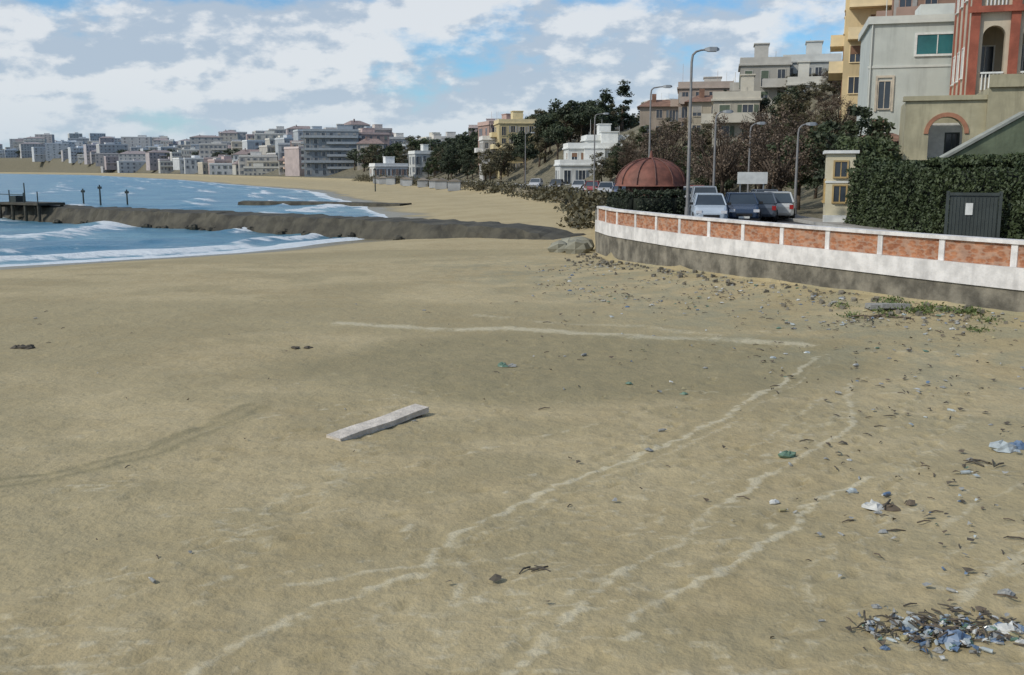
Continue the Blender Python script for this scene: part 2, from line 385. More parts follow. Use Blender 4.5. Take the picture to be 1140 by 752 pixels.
w=MB(); w.strip(P,.05,-.5,1.224,1.74,0); recalc(w.obj('white_band',[white],sw))
w=MB(); w.strip(P,-.10,-.28,1.744,2.28,0); recalc(w.obj('brick_panels',[terra],sw))
w=MB(); w.strip(P,-.02,-.36,2.284,2.38,0); recalc(w.obj('coping',[white],sw))
w=MB()
for i in range(0,len(P),4):
    (px,py),(nx,ny)=P[i]; tx,ty=ny,-nx
    c0=Vector((px-nx*.19,py-ny*.19,0)); 
    hw,hd=.085,.125
    vs=[]
    for z in (1.742,2.286):
        for a,bb in ((-1,-1),(1,-1),(1,1),(-1,1)): vs.append((c0.x+tx*hw*a+nx*hd*bb,c0.y+ty*hw*a+ny*hd*bb,z))
    w.add(vs,[(0,3,2,1),(4,5,6,7),(0,1,5,4),(1,2,6,5),(2,3,7,6),(3,0,4,7)])
recalc(w.obj('posts',[white],sw))
w=MB()
for i in range(420):
    k=random.randrange(6,len(P)-1); (px,py),(nx,ny)=P[k]
    o=.1+abs(random.gauss(0,.9)); s_=random.uniform(.03,.12)
    x0=px+nx*o;y0=py+ny*o;z0=h1(x0,y0)
    vs=[]
    for z in (-.05,s_*.8):
        for a in range(5):
            t_=a*1.257+random.random()*.5; vs.append((x0+s_*math.cos(t_)*random.uniform(.6,1),y0+s_*math.sin(t_)*random.uniform(.6,1),z0+z+random.uniform(-.03,.03)))
    w.add(vs,[(0,1,2,3,4),(9,8,7,6,5)]+[(a,(a+1)%5,5+(a+1)%5,5+a) for a in range(5)])
recalc(w.obj('rubble',[conc]))
P2=resample(xb,46,330,3)
w=MB(); w.strip(P2,.0,-.4,-.5,1.6,0); recalc(w.obj('low_sea_wall',[mat('sandy_concrete',(.24,.21,.15),.9,.45,.4,stain=.7)]))
asphalt=mat('asphalt',(.055,.055,.056),.9,.2,.8,.3,30)
pave=mat('paving',(.30,.28,.25),.9,.2,1.5,.3,10)
kerbm=mat('kerb_stone',(.42,.41,.38),.85,.15,2)
yy=np.concatenate([np.arange(-10,60,1.),np.arange(60,330,5.)])
def band(name,x0f,x1f,z0,z1,m):
    w=MB(); vs=[];fs=[]
    for i,yv in enumerate(yy):
        a,b_=float(x0f(yv)),float(x1f(yv)); vs+=[(a,yv,z0),(b_,yv,z0),(b_,yv,z1),(a,yv,z1)]
        if i: k=i*4; fs+=[(k-4+j,k-4+(j+1)%4,k+(j+1)%4,k+j) for j in range(4)]
    w.add(vs,fs); o=w.obj(name,[m]); recalc(o); return o
xl=lambda y:xb(y)+2.6
band('promenade_pavement',lambda y:xb(y)+.46,lambda y:xl(y)-.15,1.2,1.52,pave)
band('kerb',lambda y:xl(y)-.15,lambda y:xl(y)+.0,1.2,1.53,kerbm)
band('road',lambda y:xl(y)+0.0,lambda y:xr(y)-1.3,1.2,1.40,asphalt)
band('road_marking',lambda y:(xl(y)+xr(y))/2-.7,lambda y:(xl(y)+xr(y))/2-.58,1.401,1.404,frame_w)
band('kerb',lambda y:xr(y)-1.3,lambda y:xr(y)-1.15,1.2,1.53,kerbm)
band('side_pavement',lambda y:xr(y)-1.15,lambda y:xr(y)+.3,1.2,1.52,pave)

# ------------------------------------------------------------------ breakwater
rock=mat('dark_wet_rock',(.07,.062,.042),.8,.5,.8,.9,4)
def groyne(name,pp,prof,step,jit,rise,s0=.0):
    dense=[]
    for (a,b_) in zip(pp[:-1],pp[1:]):
        L=math.dist(a,b_); n=int(L/step)
        for i in range(n): dense.append((a[0]+(b_[0]-a[0])*i/n,a[1]+(b_[1]-a[1])*i/n))
    w=MB(); vs=[];fs=[]
    for i,(px,py) in enumerate(dense):
        a=dense[max(i-3,0)];b_=dense[min(i+3,len(dense)-1)]; tx,ty=b_[0]-a[0],b_[1]-a[1]; L=math.hypot(tx,ty); nx,ny=-ty/L,tx/L
        nx,ny=(-nx,-ny) if ny>0 else (nx,ny)
        for o,z in prof:
            j=jit if abs(o)>1.3 else jit*.35
            sc=min(1,s0+i*rise)
            hv_=.88+.24*float(vn([i*step],[o],3.0,88)[0])
            vs.append((px-nx*o+random.uniform(-j,j),py-ny*o+random.uniform(-j,j),(z*sc*hv_ if z>0 else z)+random.uniform(-j,j)*.5))
        if i:
            k=i*len(prof); fs+=[(k-len(prof)+j2,k-len(prof)+j2+1,k+j2+1,k+j2) for j2 in range(len(prof)-1)]
    k0=(len(dense)-1)*len(prof); fs.append(tuple(range(len(prof)))); fs.append(tuple(k0+j for j in range(len(prof))))
    w.add(vs,fs); o=w.obj(name,[rock]); recalc(o); return dense
dense=groyne('breakwater',[(4.6,56.2),(3.6,57.2),(-3,62),(-9.8,68),(-28,80.5),(-48,95),(-90,124)],[(-3.0,-1.2),(-2.4,-.1),(-2.0,.42),(-1.7,.76),(0,.84),(1.4,.8),(1.7,.3),(2.4,-1.2)],.5,.14,.12)
w=MB()
def boulder(w,x,y,z,s,m=0):
    n=7; vs=[]; fs=[]
    rings=[(-.5,.75),(0,1),(.45,.7)]
    for zz_,rr_ in rings:
        for i in range(n):
            a=2*math.pi*i/n; k=rr_*s*random.uniform(.75,1.15); vs.append((x+k*math.cos(a),y+k*math.sin(a),z+zz_*s*random.uniform(.8,1.2)))
    vs.append((x,y,z+.65*s))
    for r_ in range(2):
        for i in range(n): fs.append((r_*n+i,r_*n+(i+1)%n,(r_+1)*n+(i+1)%n,(r_+1)*n+i))
    for i in range(n): fs.append((2*n+i,2*n+(i+1)%n,3*n))
    w.add(vs,fs,m)
for i in range(150):
    px,py=random.choice(dense[6:]); boulder(w,px+random.uniform(-1.5,.5),py+random.uniform(-2.9,-2.0),random.uniform(-.55,-.1),random.uniform(.2,.4))
w.obj('breakwater_rocks',[rock])
groyne('stone_jetty',[(-13,122),(-24,127),(-36,131)],[(-1.8,-1.2),(-1.4,.0),(0,.1),(1.4,0),(1.8,-1.2)],.8,.1,.2)
e=empty('bathing_platform',(-43.0,89,0),R(-33))
w=MB(); w.box(-3.2,-1.3,1.0,3.2,1.3,1.2)
for x in (-3,-1,1,3):
    for y_ in (-1.1,1.1): w.tube((x,y_,-1.5),(x,y_,1.0),.14,.14,7)
w.box(-4.8,-1.1,.75,-3.2,1.1,.95)
w.obj('deck',[rock],e)
w=MB()
for x in (-3.1,-1.2,1.0,3.1): w.tube((x,-1.2,1.2),(x,-1.2,2.0+random.uniform(0,.4)),.05,.05,6)
w.tube((-3.1,-1.2,1.9),(1.0,-1.2,1.9),.035,.035,6)
w.tube((-.8,0,1.2),(-.8,0,2.9),.06,.05,6)
w.box(-2.6,-.4,1.2,-1.6,.5,1.75)
w.obj('handrail',[dark_metal],e)
for i,(x,y_,hh_) in enumerate([(-52,126,2.2),(-49,127,1.6),(-55,128,1.7),(-26,190,4.5)]):
    w=MB(); w.tube((0,0,-2),(0,0,hh_),.13,.09,7); w.box(-.25,-.05,hh_-.5,.25,.05,hh_-.2); w.obj('mooring_post',[dark_metal],None,(x,y_,0))

# ------------------------------------------------------------------ trees
bark=mat('bark',(.09,.065,.045),.95,.3,3,.5,10)
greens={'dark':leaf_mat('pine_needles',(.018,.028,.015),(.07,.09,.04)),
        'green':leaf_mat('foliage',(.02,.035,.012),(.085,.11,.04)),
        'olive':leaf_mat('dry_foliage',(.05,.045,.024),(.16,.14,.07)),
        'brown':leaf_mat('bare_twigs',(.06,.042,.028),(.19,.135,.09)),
        'far':leaf_mat('hazed_distant_foliage',(.06,.075,.06),(.13,.15,.10))}  # far leaves paled and greyed, distance haze put into their colour
def tree_mesh(kind,seed,h,nleaf,ls,lm):
    rnd=random.Random(seed); w=MB()
    if kind=='pine': cz,rx,rz,th=.78,.36,.2,.62
    elif kind=='round': cz,rx,rz,th=.6,.36,.4,.4
    elif kind=='cypress': cz,rx,rz,th=.54,.11,.46,.5
    else: cz,rx,rz,th=.62,.38,.38,.35
    lean=(rnd.uniform(-.05,.05)*h,rnd.uniform(-.05,.05)*h)
    w.path([(0,0,-.3),(lean[0]*.4,lean[1]*.4,h*th*.5),(lean[0],lean[1],h*th)],[h*.03,h*.024,h*.018],7)
    nc=34 if kind!='cypress' else 26
    C=[];cs=[]
    for i in range(nc):
        while True:
            v=np.array([rnd.uniform(-1,1) for _ in range(3)]); L=np.linalg.norm(v)
            if .35<L<1: break
        if kind=='cypress': v[:2]*= max(.15,(1-abs(v[2]*.9+.1)))
        p=np.array([lean[0]+v[0]*rx*h,lean[1]+v[1]*rx*h,cz*h+v[2]*rz*h])
        C.append(p); cs.append((.085 if kind!='cypress' else .06)*h*rnd.uniform(.7,1.5))
        if kind!='cypress' and (i%2==0 or kind=='bare'):
            mid=(lean[0]+v[0]*rx*h*.5,lean[1]+v[1]*rx*h*.5,th*h+(p[2]-th*h)*.55)
            w.path([(lean[0]*.8,lean[1]*.8,h*th*rnd.uniform(.75,1)),mid,tuple(p)],[h*.012,h*.008,h*.003],5)
            if kind=='bare':
                for k in range(5):
                    q=p+np.array([rnd.gauss(0,.09)*h,rnd.gauss(0,.09)*h,rnd.uniform(-.02,.13)*h]); w.tube(tuple((np.array(mid)*.3+p*.7)),tuple(q),h*.004,h*.0015,3,0,False)
    C=np.array(C);cs=np.array(cs)
    per=nleaf//nc; pts=[];sh=[]
    for c_,r_ in zip(C,cs):
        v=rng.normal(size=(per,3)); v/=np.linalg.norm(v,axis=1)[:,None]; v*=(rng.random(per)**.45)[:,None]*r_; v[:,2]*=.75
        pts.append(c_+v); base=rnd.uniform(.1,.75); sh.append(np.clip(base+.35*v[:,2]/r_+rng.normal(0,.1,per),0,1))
    pts=np.concatenate(pts); sh=np.concatenate(sh)
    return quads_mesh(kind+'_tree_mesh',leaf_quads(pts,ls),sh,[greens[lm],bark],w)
TM={'pine':[tree_mesh('pine',i,10,3600,.2,'dark') for i in range(3)],
    'round':[tree_mesh('round',10+i,10,3800,.2,'green') for i in range(3)],
    'roundd':[tree_mesh('round',15+i,10,3800,.2,'dark') for i in range(2)],
    'olive':[tree_mesh('round',20+i,10,3000,.18,'olive') for i in range(3)],
    'cypress':[tree_mesh('cypress',30+i,10,2600,.15,'dark') for i in range(2)],
    'far':[tree_mesh('pine' if i else 'round',60+i,10,1500,.34,'far') for i in range(3)],
    'bare':[tree_mesh('bare',40+i,10,2600,.11,'brown') for i in range(3)]}
def tree(kind,name,x,y,h,parent=None,sx=1.0,dz=0):
    me=random.choice(TM[kind]); o=bpy.data.objects.new(name,me); scene.collection.objects.link(o)
    o.location=(x,y,h1(x,y)-.1+dz); s_=h/10; o.scale=(s_*sx*random.uniform(.9,1.15),s_*sx*random.uniform(.9,1.15),s_); o.rotation_euler=(0,0,random.uniform(0,6.28))
    if parent: o.parent=parent
    return o
for (k,n_,x,y_,h) in [('bare','bare_tree',16.8,62,5.8),('bare','bare_tree',17.8,70,7.2),('bare','bare_tree',15.2,72,6.5),('bare','bare_tree',20,80,7),('bare','bare_tree',17.5,88,7.0),('bare','bare_tree',22,90,5),('bare','bare_tree',14.5,96,7),
                       ('roundd','holm_oak',20.5,60,6.2),('roundd','holm_oak',21.4,66,5.6),('round','laurel_tree',19.6,56,5.0),('roundd','holm_oak',23.4,77,4.6),('round','laurel_tree',19.5,68,5.5),
                       ('roundd','holm_oak',25.8,83,4),('cypress','cypress_tree',21.5,60,5.6)]:
    tree(k,n_,x,y_,h)
hv=empty('hillside_trees')
for i in range(150):
    y_=random.uniform(88,160); dd=random.uniform(3,30); x=float(xr(y_))+dd
    k=random.choice(['olive','olive','bare','bare','olive','round','roundd']); tree(k,'tree',x,y_,random.uniform(3.5,5.6) if dd<14 else random.uniform(1.6,2.6),hv,sx=1.0 if dd<14 else 1.5)
mt=empty('wooded_slope')
for i in range(190):
    y_=random.uniform(175,330); x=float(xr(y_))+random.uniform(3,50)
    if (165<y_<200 and x<22): continue
    hh_=random.uniform(5,9) if x/y_<.1 else random.uniform(2.5,3.6)
    tree(random.choice(['pine','roundd','round','olive','roundd','pine']),'tree',x,y_,hh_,mt)
for x,y_,h in [(19,200,9),(22,203,10)]: tree('cypress','cypress_tree',x,y_,h,sx=1.7)
for x,y_,h in [(7,215,10),(11,210,11),(3,222,9),(-4,245,8),(15,195,8.5),(9,200,9)]: tree('pine','pine_tree',x,y_,h)
ft=empty('distant_trees')
for i in range(330):
    y_=math.exp(random.uniform(math.log(320),math.log(1900))); sp=y_*.28
    x=float(xr(y_))+random.uniform(6+y_*.012,20+sp*.6)
    k=random.choice(['pine','roundd','round','olive','far']) if y_<420 else 'far'
    tree(k,'tree',x,y_,random.uniform(6,9.5)*(1+y_/3500),ft,sx=1.35)
# low shrubs along the back of the far beach
C=[];sh=[]
for i in range(230):
    y_=random.uniform(62,330); x=float(xb(y_))-random.uniform(-.8,1.4); z=max(h1(x-.6,y_),.2) if random.random()<.6 else 1.5; k=90; s_=random.uniform(.5,1.0)*(1+y_/400)
    v=rng.normal(size=(k,3))*np.array([.55,.8,.38])*s_; v[:,2]=abs(v[:,2]); C.append(np.array([x,y_,z])+v); sh.append(np.clip(rng.random(k)*.6+v[:,2]*.4,0,1))
me=quads_mesh('beach_shrubs',leaf_quads(np.concatenate(C),.16,.6),np.concatenate(sh),[greens['olive'],bark]); o=bpy.data.objects.new('beach_shrubs',me); scene.collection.objects.link(o)

# ------------------------------------------------------------------ hedge
hp=[(19.6,20.5),(18.9,25),(18.1,30),(17.5,35),(17.0,41),(16.7,47.5)]
def hedge(pts,z0,z1,th,n,name,lm):
    w=MB(); C=[];sh=[]
    L=[math.dist(a,b_) for a,b_ in zip(pts[:-1],pts[1:])]
    for (a,b_),l in zip(zip(pts[:-1],pts[1:]),L):
        tx,ty=(b_[0]-a[0])/l,(b_[1]-a[1])/l; nx,ny=-ty,tx
        k=int(n*l/sum(L)); tt=rng.random(k)*l; 
        side=rng.random(k); hgt=z0+(z1-z0)*rng.random(k); off_=np.where(side<.45,th/2,np.where(side<.6,-th/2,(rng.random(k)-.5)*th)); hgt=np.where(side>=.6,z1,hgt)
        px=a[0]+tx*tt+nx*off_;py=a[1]+ty*tt+ny*off_
        bl=vn(tt+a[1]*3,hgt*1.0,.7,5)*.35+vn(tt+a[1]*3,hgt,.25,6)*.15
        inn=rng.random(k)*.25
        px+=nx*np.sign(off_)*(bl-inn)*(side<.6); py+=ny*np.sign(off_)*(bl-inn)*(side<.6); hgt=hgt+np.where(side>=.6,bl*1.2-inn,0)
        C.append(np.stack([px,py,hgt],1)); sh.append(np.clip(bl*1.6-.1+rng.normal(0,.15,k),0,1))
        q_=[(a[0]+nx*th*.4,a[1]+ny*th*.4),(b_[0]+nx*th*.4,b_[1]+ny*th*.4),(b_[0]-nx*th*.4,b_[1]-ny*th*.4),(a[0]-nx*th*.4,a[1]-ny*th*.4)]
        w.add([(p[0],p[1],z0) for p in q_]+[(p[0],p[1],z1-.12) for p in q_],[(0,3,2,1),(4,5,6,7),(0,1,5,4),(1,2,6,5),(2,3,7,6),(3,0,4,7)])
    C=np.concatenate(C);sh=np.concatenate(sh)
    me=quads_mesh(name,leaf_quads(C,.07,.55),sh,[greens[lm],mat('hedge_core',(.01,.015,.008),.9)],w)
    o=bpy.data.objects.new(name,me); scene.collection.objects.link(o)
hedge(hp,1.45,4.1,1.2,52000,'hedge','green')
hedge([(6.0,60.6),(7.2,59.2),(9.4,59.3),(10.6,61)],1.45,2.5,.8,6000,'shrub_border','dark')

# ------------------------------------------------------------------ buildings
def win(w,g_,x,z,ww,hh_,yf,sgn,axis,bal=None,m_frame=0):
    def bx(mb,a0,a1,z0,z1,d0,d1,mi):
        d0,d1=sorted((yf+sgn*d0,yf+sgn*d1))
        if axis==0: mb.box(a0,d0,z0,a1,d1,z1,mi)
        else: mb.box(d0,a0,z0,d1,a1,z1,mi)
    bx(g_,x-ww/2,x+ww/2,z,z+hh_,-.05,.012,0)
    f=.08
    bx(w,x-ww/2-f,x-ww/2,z-f,z+hh_+f,-.04,.06,m_frame); bx(w,x+ww/2,x+ww/2+f,z-f,z+hh_+f,-.04,.06,m_frame)
    bx(w,x-ww/2,x+ww/2,z+hh_,z+hh_+f,-.04,.06,m_frame); bx(w,x-ww/2,x+ww/2,z-f,z,-.04,.12,m_frame)
    bx(w,x-.025,x+.025,z,z+hh_,-.02,.035,m_frame)
def building(name,x,y,z,w_,d_,h_,rz,col,floors,bays,balc=0.0,roof='flat',sides=True,seed=0,sh=None,haze_tint=0.0):
    rnd=random.Random(seed+int(x*7)+int(y))
    q5=lambda v:round(v*20)/20
    haze_tint=q5(haze_tint)
    col=tuple(c*(1-haze_tint)+k*haze_tint for c,k in zip(col,(.44,.49,.56)))  # aerial haze painted into the wall colour, paler and bluer with distance
    e=empty(name,(x,y,z),rz)
    wm=mat('plaster',col,.88,.14,.35,.2,8,stain=.35)
    tr_=mat('trim',tuple(min(.8,c*1.2+.05) for c in col),.8,.1,1)
    sc_=sh or random.choice([(.10,.13,.09),(.22,.12,.07),(.35,.33,.30),(.12,.14,.16)])
    shm=mat('shutters',tuple(c*(1-haze_tint)+.4*haze_tint for c in sc_),.7,.15,2)  # shutters paled by the same painted haze
    W=MB(); W.box(-w_/2,0,-4,w_/2,d_,h_,0)
    W.obj('walls',[wm],e)
    Rf=MB()
    if roof=='flat':
        Rf.box(-w_/2-.25,-.25,h_+.003,w_/2+.25,d_+.25,h_+.22,0)
        Rf.box(-w_/2-.1,-.1,h_+.223,w_/2+.1,.1,h_+1.0,0); Rf.box(-w_/2-.1,d_-.1,h_+.223,w_/2+.1,d_+.1,h_+1.0,0)
        Rf.box(-w_/2-.1,.1,h_+.223,-w_/2+.1,d_-.1,h_+1.0,0); Rf.box(w_/2-.1,.1,h_+.223,w_/2+.1,d_-.1,h_+1.0,0)
        if rnd.random()<.8:
            a=rnd.uniform(-.25,.2)*w_; Rf.box(a,d_*.35,h_+.223,a+w_*.28,d_*.75,h_+2.9,0)
            Rf.box(a-.15,d_*.35-.15,h_+2.903,a+w_*.28+.15,d_*.75+.15,h_+3.05,0)
        for k in range(rnd.randint(1,4)):
            a=rnd.uniform(-.45,.45)*w_; b2=rnd.uniform(.1,.9)*d_; Rf.tube((a,b2,h_+.2),(a,b2,h_+rnd.uniform(2,4.2)),.04,.03,4,0)
    else:
        rh=min(w_,d_)*.22
        Rf.add([(-w_/2-.5,-.5,h_),(w_/2+.5,-.5,h_),(w_/2+.5,d_+.5,h_),(-w_/2-.5,d_+.5,h_),(-w_/4,d_/2,h_+rh),(w_/4,d_/2,h_+rh)],[(0,3,2,1),(0,1,5,4),(2,3,4,5),(1,2,5),(3,0,4)])
        Rf.box(-w_*.2,d_*.3,h_,-w_*.2+.7,d_*.3+.7,h_+rh+.8)
    Rf.obj('roof',[tr_ if roof=='flat' else mat('roof_tiles',(.23*(1-haze_tint)+.42*haze_tint,.13*(1-haze_tint)+.44*haze_tint,.09*(1-haze_tint)+.48*haze_tint),.9,.3,1.5)],e)  # tile colour carries the painted haze too
    F=MB();G=MB();S=MB();B=MB()
    fh=h_/floors
    def wall(n,length,off,yf,sgn,axis):
        def bx(mb,a0,a1,zA,zB,d0,d1):
            d0,d1=sorted((yf+sgn*d0,yf+sgn*d1))
            if axis==0: mb.box(a0,d0,zA,a1,d1,zB)
            else: mb.box(d0,a0,zA,d1,a1,zB)
        for fl in range(floors):
            z0=fl*fh+fh*.28; hh_=fh*.52
            for i in range(n):
                a=off-length/2+length*(i+.5)/n; ww=min(1.3,length/n*.45)
                if rnd.random()<.06: continue
                z_=z0;h2=hh_
                bal=rnd.random()<balc
                if bal: z_=fl*fh+.1;h2=fh*.72
                win(F,G,a,z_,ww,h2,yf,sgn,axis)
                if rnd.random()<.5:
                    bx(S,a-ww/2-.08-ww*.42,a-ww/2-.085,z_,z_+h2,.0,.07); bx(S,a+ww/2+.085,a+ww/2+.08+ww*.42,z_,z_+h2,.0,.07)
                elif rnd.random()<.5: bx(S,a-ww/2+.003,a+ww/2-.003,z_+h2*rnd.uniform(.2,.7),z_+h2-.003,.0,.05)
            if balc and rnd.random()<balc+.2:
                a0=off-length/2+.3;a1=off+length/2-.3
                if rnd.random()<.5: a0+=length*.4
                zf=fl*fh
                if fl>0:
                    bx(B,a0,a1,zf-.12,zf+.05,.001,1.3); bx(B,a0,a1,zf+.053,zf+.95,1.2,1.27)
                    bx(B,a0,a0+.06,zf+.053,zf+.95,.001,1.197); bx(B,a1-.06,a1,zf+.053,zf+.95,.001,1.197)
    wall(bays,w_,0,0,-1,0)
    if sides:
        nb=max(1,int(d_/3.5)); wall(nb,d_,d_/2,-w_/2,-1,1); wall(nb,d_,d_/2,w_/2,1,1)
    F.obj('window_frames',[tr_],e); G.obj('window_panes',[mat('pane',tuple(c*(1-haze_tint)+k*haze_tint*.7 for c,k in zip((.05,.06,.075),(.3,.34,.4))),.15,.3,.4)],e)  # pane colour lightened by the painted haze
    if S.V: S.obj('shutters',[shm],e)
    if B.V: B.obj('balconies',[tr_],e)
    return e
cream=(.50,.45,.34);ochre=(.46,.37,.22);wht=(.58,.57,.53);grey=(.36,.37,.36);pink=(.44,.33,.28)
building('apartment_building',38.5,131,9.5,7,9,8.2,R(-15),(.42,.42,.39),3,4,.7,seed=3)
building('apartment_building',31.8,128,9.0,6,8,8.0,R(-12),(.35,.33,.29),3,3,.7,seed=4)
building('villa',42.5,124,9.5,5.5,8,5.5,R(-18),(.48,.48,.46),2,3,.6,seed=5)
building('villa',35.2,121,9.0,4.5,7,5.0,R(-15),(.46,.44,.38),2,2,.6,seed=55)
building('apartment_building',29,152,9.5,8,10,6.6,R(-10),(.32,.25,.20),3,4,.5,seed=6)
building('villa',23,158,9.0,6,8,4.8,R(-8),(.36,.30,.24),2,3,.3,roof='hip',seed=7)
building('apartment_building',34,168,11,10,9,5.5,R(-10),(.38,.34,.29),2,4,.5,seed=56)
building('town_house',26.5,138,8.0,5,7,5.2,R(-10),(.40,.35,.27),2,2,.3,roof='hip',seed=57)
building('yellow_tower_house',34.2,95,7.5,6.4,9,20,R(-18),(.62,.49,.28),7,3,.3,seed=8)
building('brown_house',35.0,86,7.0,6,8,12.6,R(-20),(.28,.17,.12),4,3,.5,seed=9)
building('town_house',24.8,112,7.0,5.0,7,4.6,R(-12),(.42,.39,.32),2,2,.4,seed=58)
building('terraced_villa',14.4,170,1.6,12.5,9,3.2,R(3),(.60,.60,.57),1,5,.9,seed=11)
building('terraced_villa',15.0,174,4.8,10.5,8,2.9,R(3),(.62,.62,.58),1,5,.9,seed=12)
building('terraced_villa',17,178,7.2,7.5,8,2.0,R(3),(.56,.56,.53),1,3,.9,seed=13)
building('yellow_house',1.3,230,3.5,8.5,9,11.0,R(8),(.54,.44,.24),4,4,.2,seed=14)
building('white_house',-5,236,3,3.6,8,8,R(8),(.56,.54,.50),3,2,.2,seed=15)
building('apartment_building',-80,446,2,24,14,19,R(12),(.24,.26,.27),7,7,.8,seed=16,haze_tint=.1)
building('white_house',-36,300,1.5,10,8,3.6,R(20),(.56,.56,.54),1,6,.0,seed=17)
building('white_house',-27,310,2.5,6,8,6.5,R(20),(.52,.52,.49),2,3,.3,seed=18)
building('orange_house',-108,520,2,16,10,11,R(20),(.44,.28,.18),4,5,.3,roof='hip',seed=19,haze_tint=.1)
cols_=[cream,ochre,wht,grey,pink,(.46,.40,.31),(.40,.36,.30),cream,(.42,.33,.25),(.36,.22,.16),(.5,.45,.37),wht]
names=['apartment_building','seaside_house','town_house']
for i in range(40):
    y_=random.uniform(250,520); x=float(xr(y_))+random.uniform(14,95)
    haze_tint=min(.35,y_/2400); h_=random.choice([6,7,8,9,10])  # amount of painted haze grows with distance
    building(random.choice(names),x,y_,h1(x,y_)-.5,random.uniform(7,14),random.uniform(7,11),h_,R(random.uniform(0,30)),random.choice(cols_),max(2,int(h_/3)),random.randint(3,6),random.choice([0,.3,.6]),random.choice(['flat','flat','flat','hip']),seed=100+i,haze_tint=haze_tint)
for i in range(180):
    t_=i/179; y_=math.exp(math.log(470)+t_*(math.log(2100)-math.log(470))+random.uniform(-.03,.03))
    row=i%3; x=float(xr(y_))+4+row*.045*y_+random.uniform(0,.03*y_)
    haze_tint=min(.5,.1+y_/3200); k=1+y_/1900  # stronger painted haze for the farthest rows
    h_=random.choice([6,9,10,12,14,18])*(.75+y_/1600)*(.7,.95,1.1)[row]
    building(random.choice(names),x,y_,h1(x,y_)-1,random.uniform(9,21)*k,random.uniform(9,16),h_,R(random.uniform(8,40)),random.choice(cols_),max(2,int(h_/3.3)),random.randint(4,8),random.choice([0,.3]),random.choice(['flat','flat','flat','hip']),sides=False,seed=200+i,haze_tint=haze_tint)
cb=empty('beach_cabins')
w=MB(); w2=MB()
for i in range(26):
    y_=170+i*5.5; x=float(xb(y_))-2.6-random.random(); z=h1(x,y_)
    if random.random()<.55: continue
    hgt=random.uniform(1.3,1.8)
    w.box(x-1.1,y_-1.1,z,x+1.1,y_+1.1,z+hgt); w2.add([(x-1.3,y_-1.3,z+hgt),(x+1.3,y_-1.3,z+hgt),(x+1.3,y_+1.3,z+hgt),(x-1.3,y_+1.3,z+hgt),(x,y_-1.3,z+hgt+.5),(x,y_+1.3,z+hgt+.5)],[(0,1,4),(2,3,5),(1,2,5,4),(3,0,4,5),(0,3,2,1)])
w.obj('cabin_walls',[mat('cabin_paint',(.45,.46,.46),.8,.4,.12)],cb); w2.obj('cabin_roofs',[mat('cabin_roof',(.30,.26,.22),.8,.3,.2)],cb)

e=empty('pale_green_house')
mm=mat('pale_green_plaster',(.52,.545,.50),.88,.1,.5,.2,8,stain=.3)
w=MB(); w.box(24.5,70,1,31.2,79,13.8); w.obj('walls',[mm],e)
w=MB(); w.box(24.3,69.8,13.803,31.4,79.2,14.0); w.box(24.3,69.8,14.003,31.4,70.0,14.3); w.box(24.3,70.003,14.003,24.5,79.2,14.3)
w.box(24.42,69.94,10.9,31.2,69.999,11.05)
w.tube((24.6,69.9,1.5),(24.6,69.9,13.8),.05,.05,6)
w.box(27.8,72,14.003,30,75,15.3); w.tube((25.6,72,14),(25.6,72,16.6),.03,.03,5); w.tube((25.1,72,16.2),(26.1,72,16.2),.02,.02,4)
w.obj('cornice',[mat('pale_trim',(.60,.61,.56),.8,.1,1)],e)
g_=MB(); g_.box(27.5,69.93,11.75,30.1,70.05,13.0); g_.obj('wide_window',[mat('teal_glass',(.03,.14,.15),.15,.3,.6)],e)
w=MB()
w.box(27.35,69.88,11.6,30.25,69.999,11.74); w.box(27.35,69.88,13.01,30.25,69.999,13.15); w.box(27.35,69.88,11.743,27.49,69.999,13.007);w.box(30.11,69.88,11.743,30.25,69.999,13.007)
w.box(28.75,69.9,11.76,28.81,69.925,12.99)
w.obj('wide_window_frame',[frame_w],e)
F=MB();G=MB(); win(F,G,25.6,8.2,.75,1.8,70,-1,0); win(F,G,25.6,4.3,.75,1.7,70,-1,0)
F.box(25.0,69.9,8.0,25.13,69.995,10.25); F.box(26.07,69.9,8.0,26.2,69.995,10.25); F.box(25.0,69.9,10.253,26.2,69.995,10.4)
F.obj('window_frames',[mat('beige_frame',(.55,.48,.38),.8)],e); G.obj('window_panes',[glass],e)
pivot(e,(24.5,70),-15)

def arch_wall(w,x0,x1,z0,z1,y0,y1,arches,m=0,mi=0):
    cur=x0
    for (cx,wd,zb,zs) in arches:
        a0,a1=cx-wd/2,cx+wd/2; r=wd/2
        if a0>cur: w.box(cur,y0,z0,a0,y1,z1,m)
        if zb>z0: w.box(a0,y0,z0,a1,y1,zb,m)
        n=12; pts=[(cx-r*math.cos(math.pi*i/n),zs+r*math.sin(math.pi*i/n)) for i in range(n+1)]
        for (xa,za),(xb_,zb_) in zip(pts[:-1],pts[1:]):
            w.add([(xa,y0,za),(xb_,y0,zb_),(xb_,y0,z1),(xa,y0,z1),(xa,y1,za),(xb_,y1,zb_),(xb_,y1,z1),(xa,y1,z1)],[(0,1,2,3),(5,4,7,6),(4,5,1,0),(3,2,6,7)],m)
        cur=a1
    if cur<x1: w.box(cur,y0,z0,x1,y1,z1,m)
yel=mat('ochre_plaster',(.43,.39,.26),.88,.22,.5,.3,8,stain=.55)
e=empty('arched_terrace')
w=MB(); arch_wall(w,21.4,25.4,1,7.7,55,55.6,[(23.5,1.75,4.6,5.95)]); w.box(21.4,55.603,1,22,60,7.7); w.box(21.25,54.85,7.703,25.39,55.7,7.95)
w.box(25.403,54.7,1,42,60,8.3); w.box(25.403,54.5,8.303,42,54.75,8.95); w.box(22.5,60.003,1,42,72,8.3)
w.obj('masonry',[yel],e)
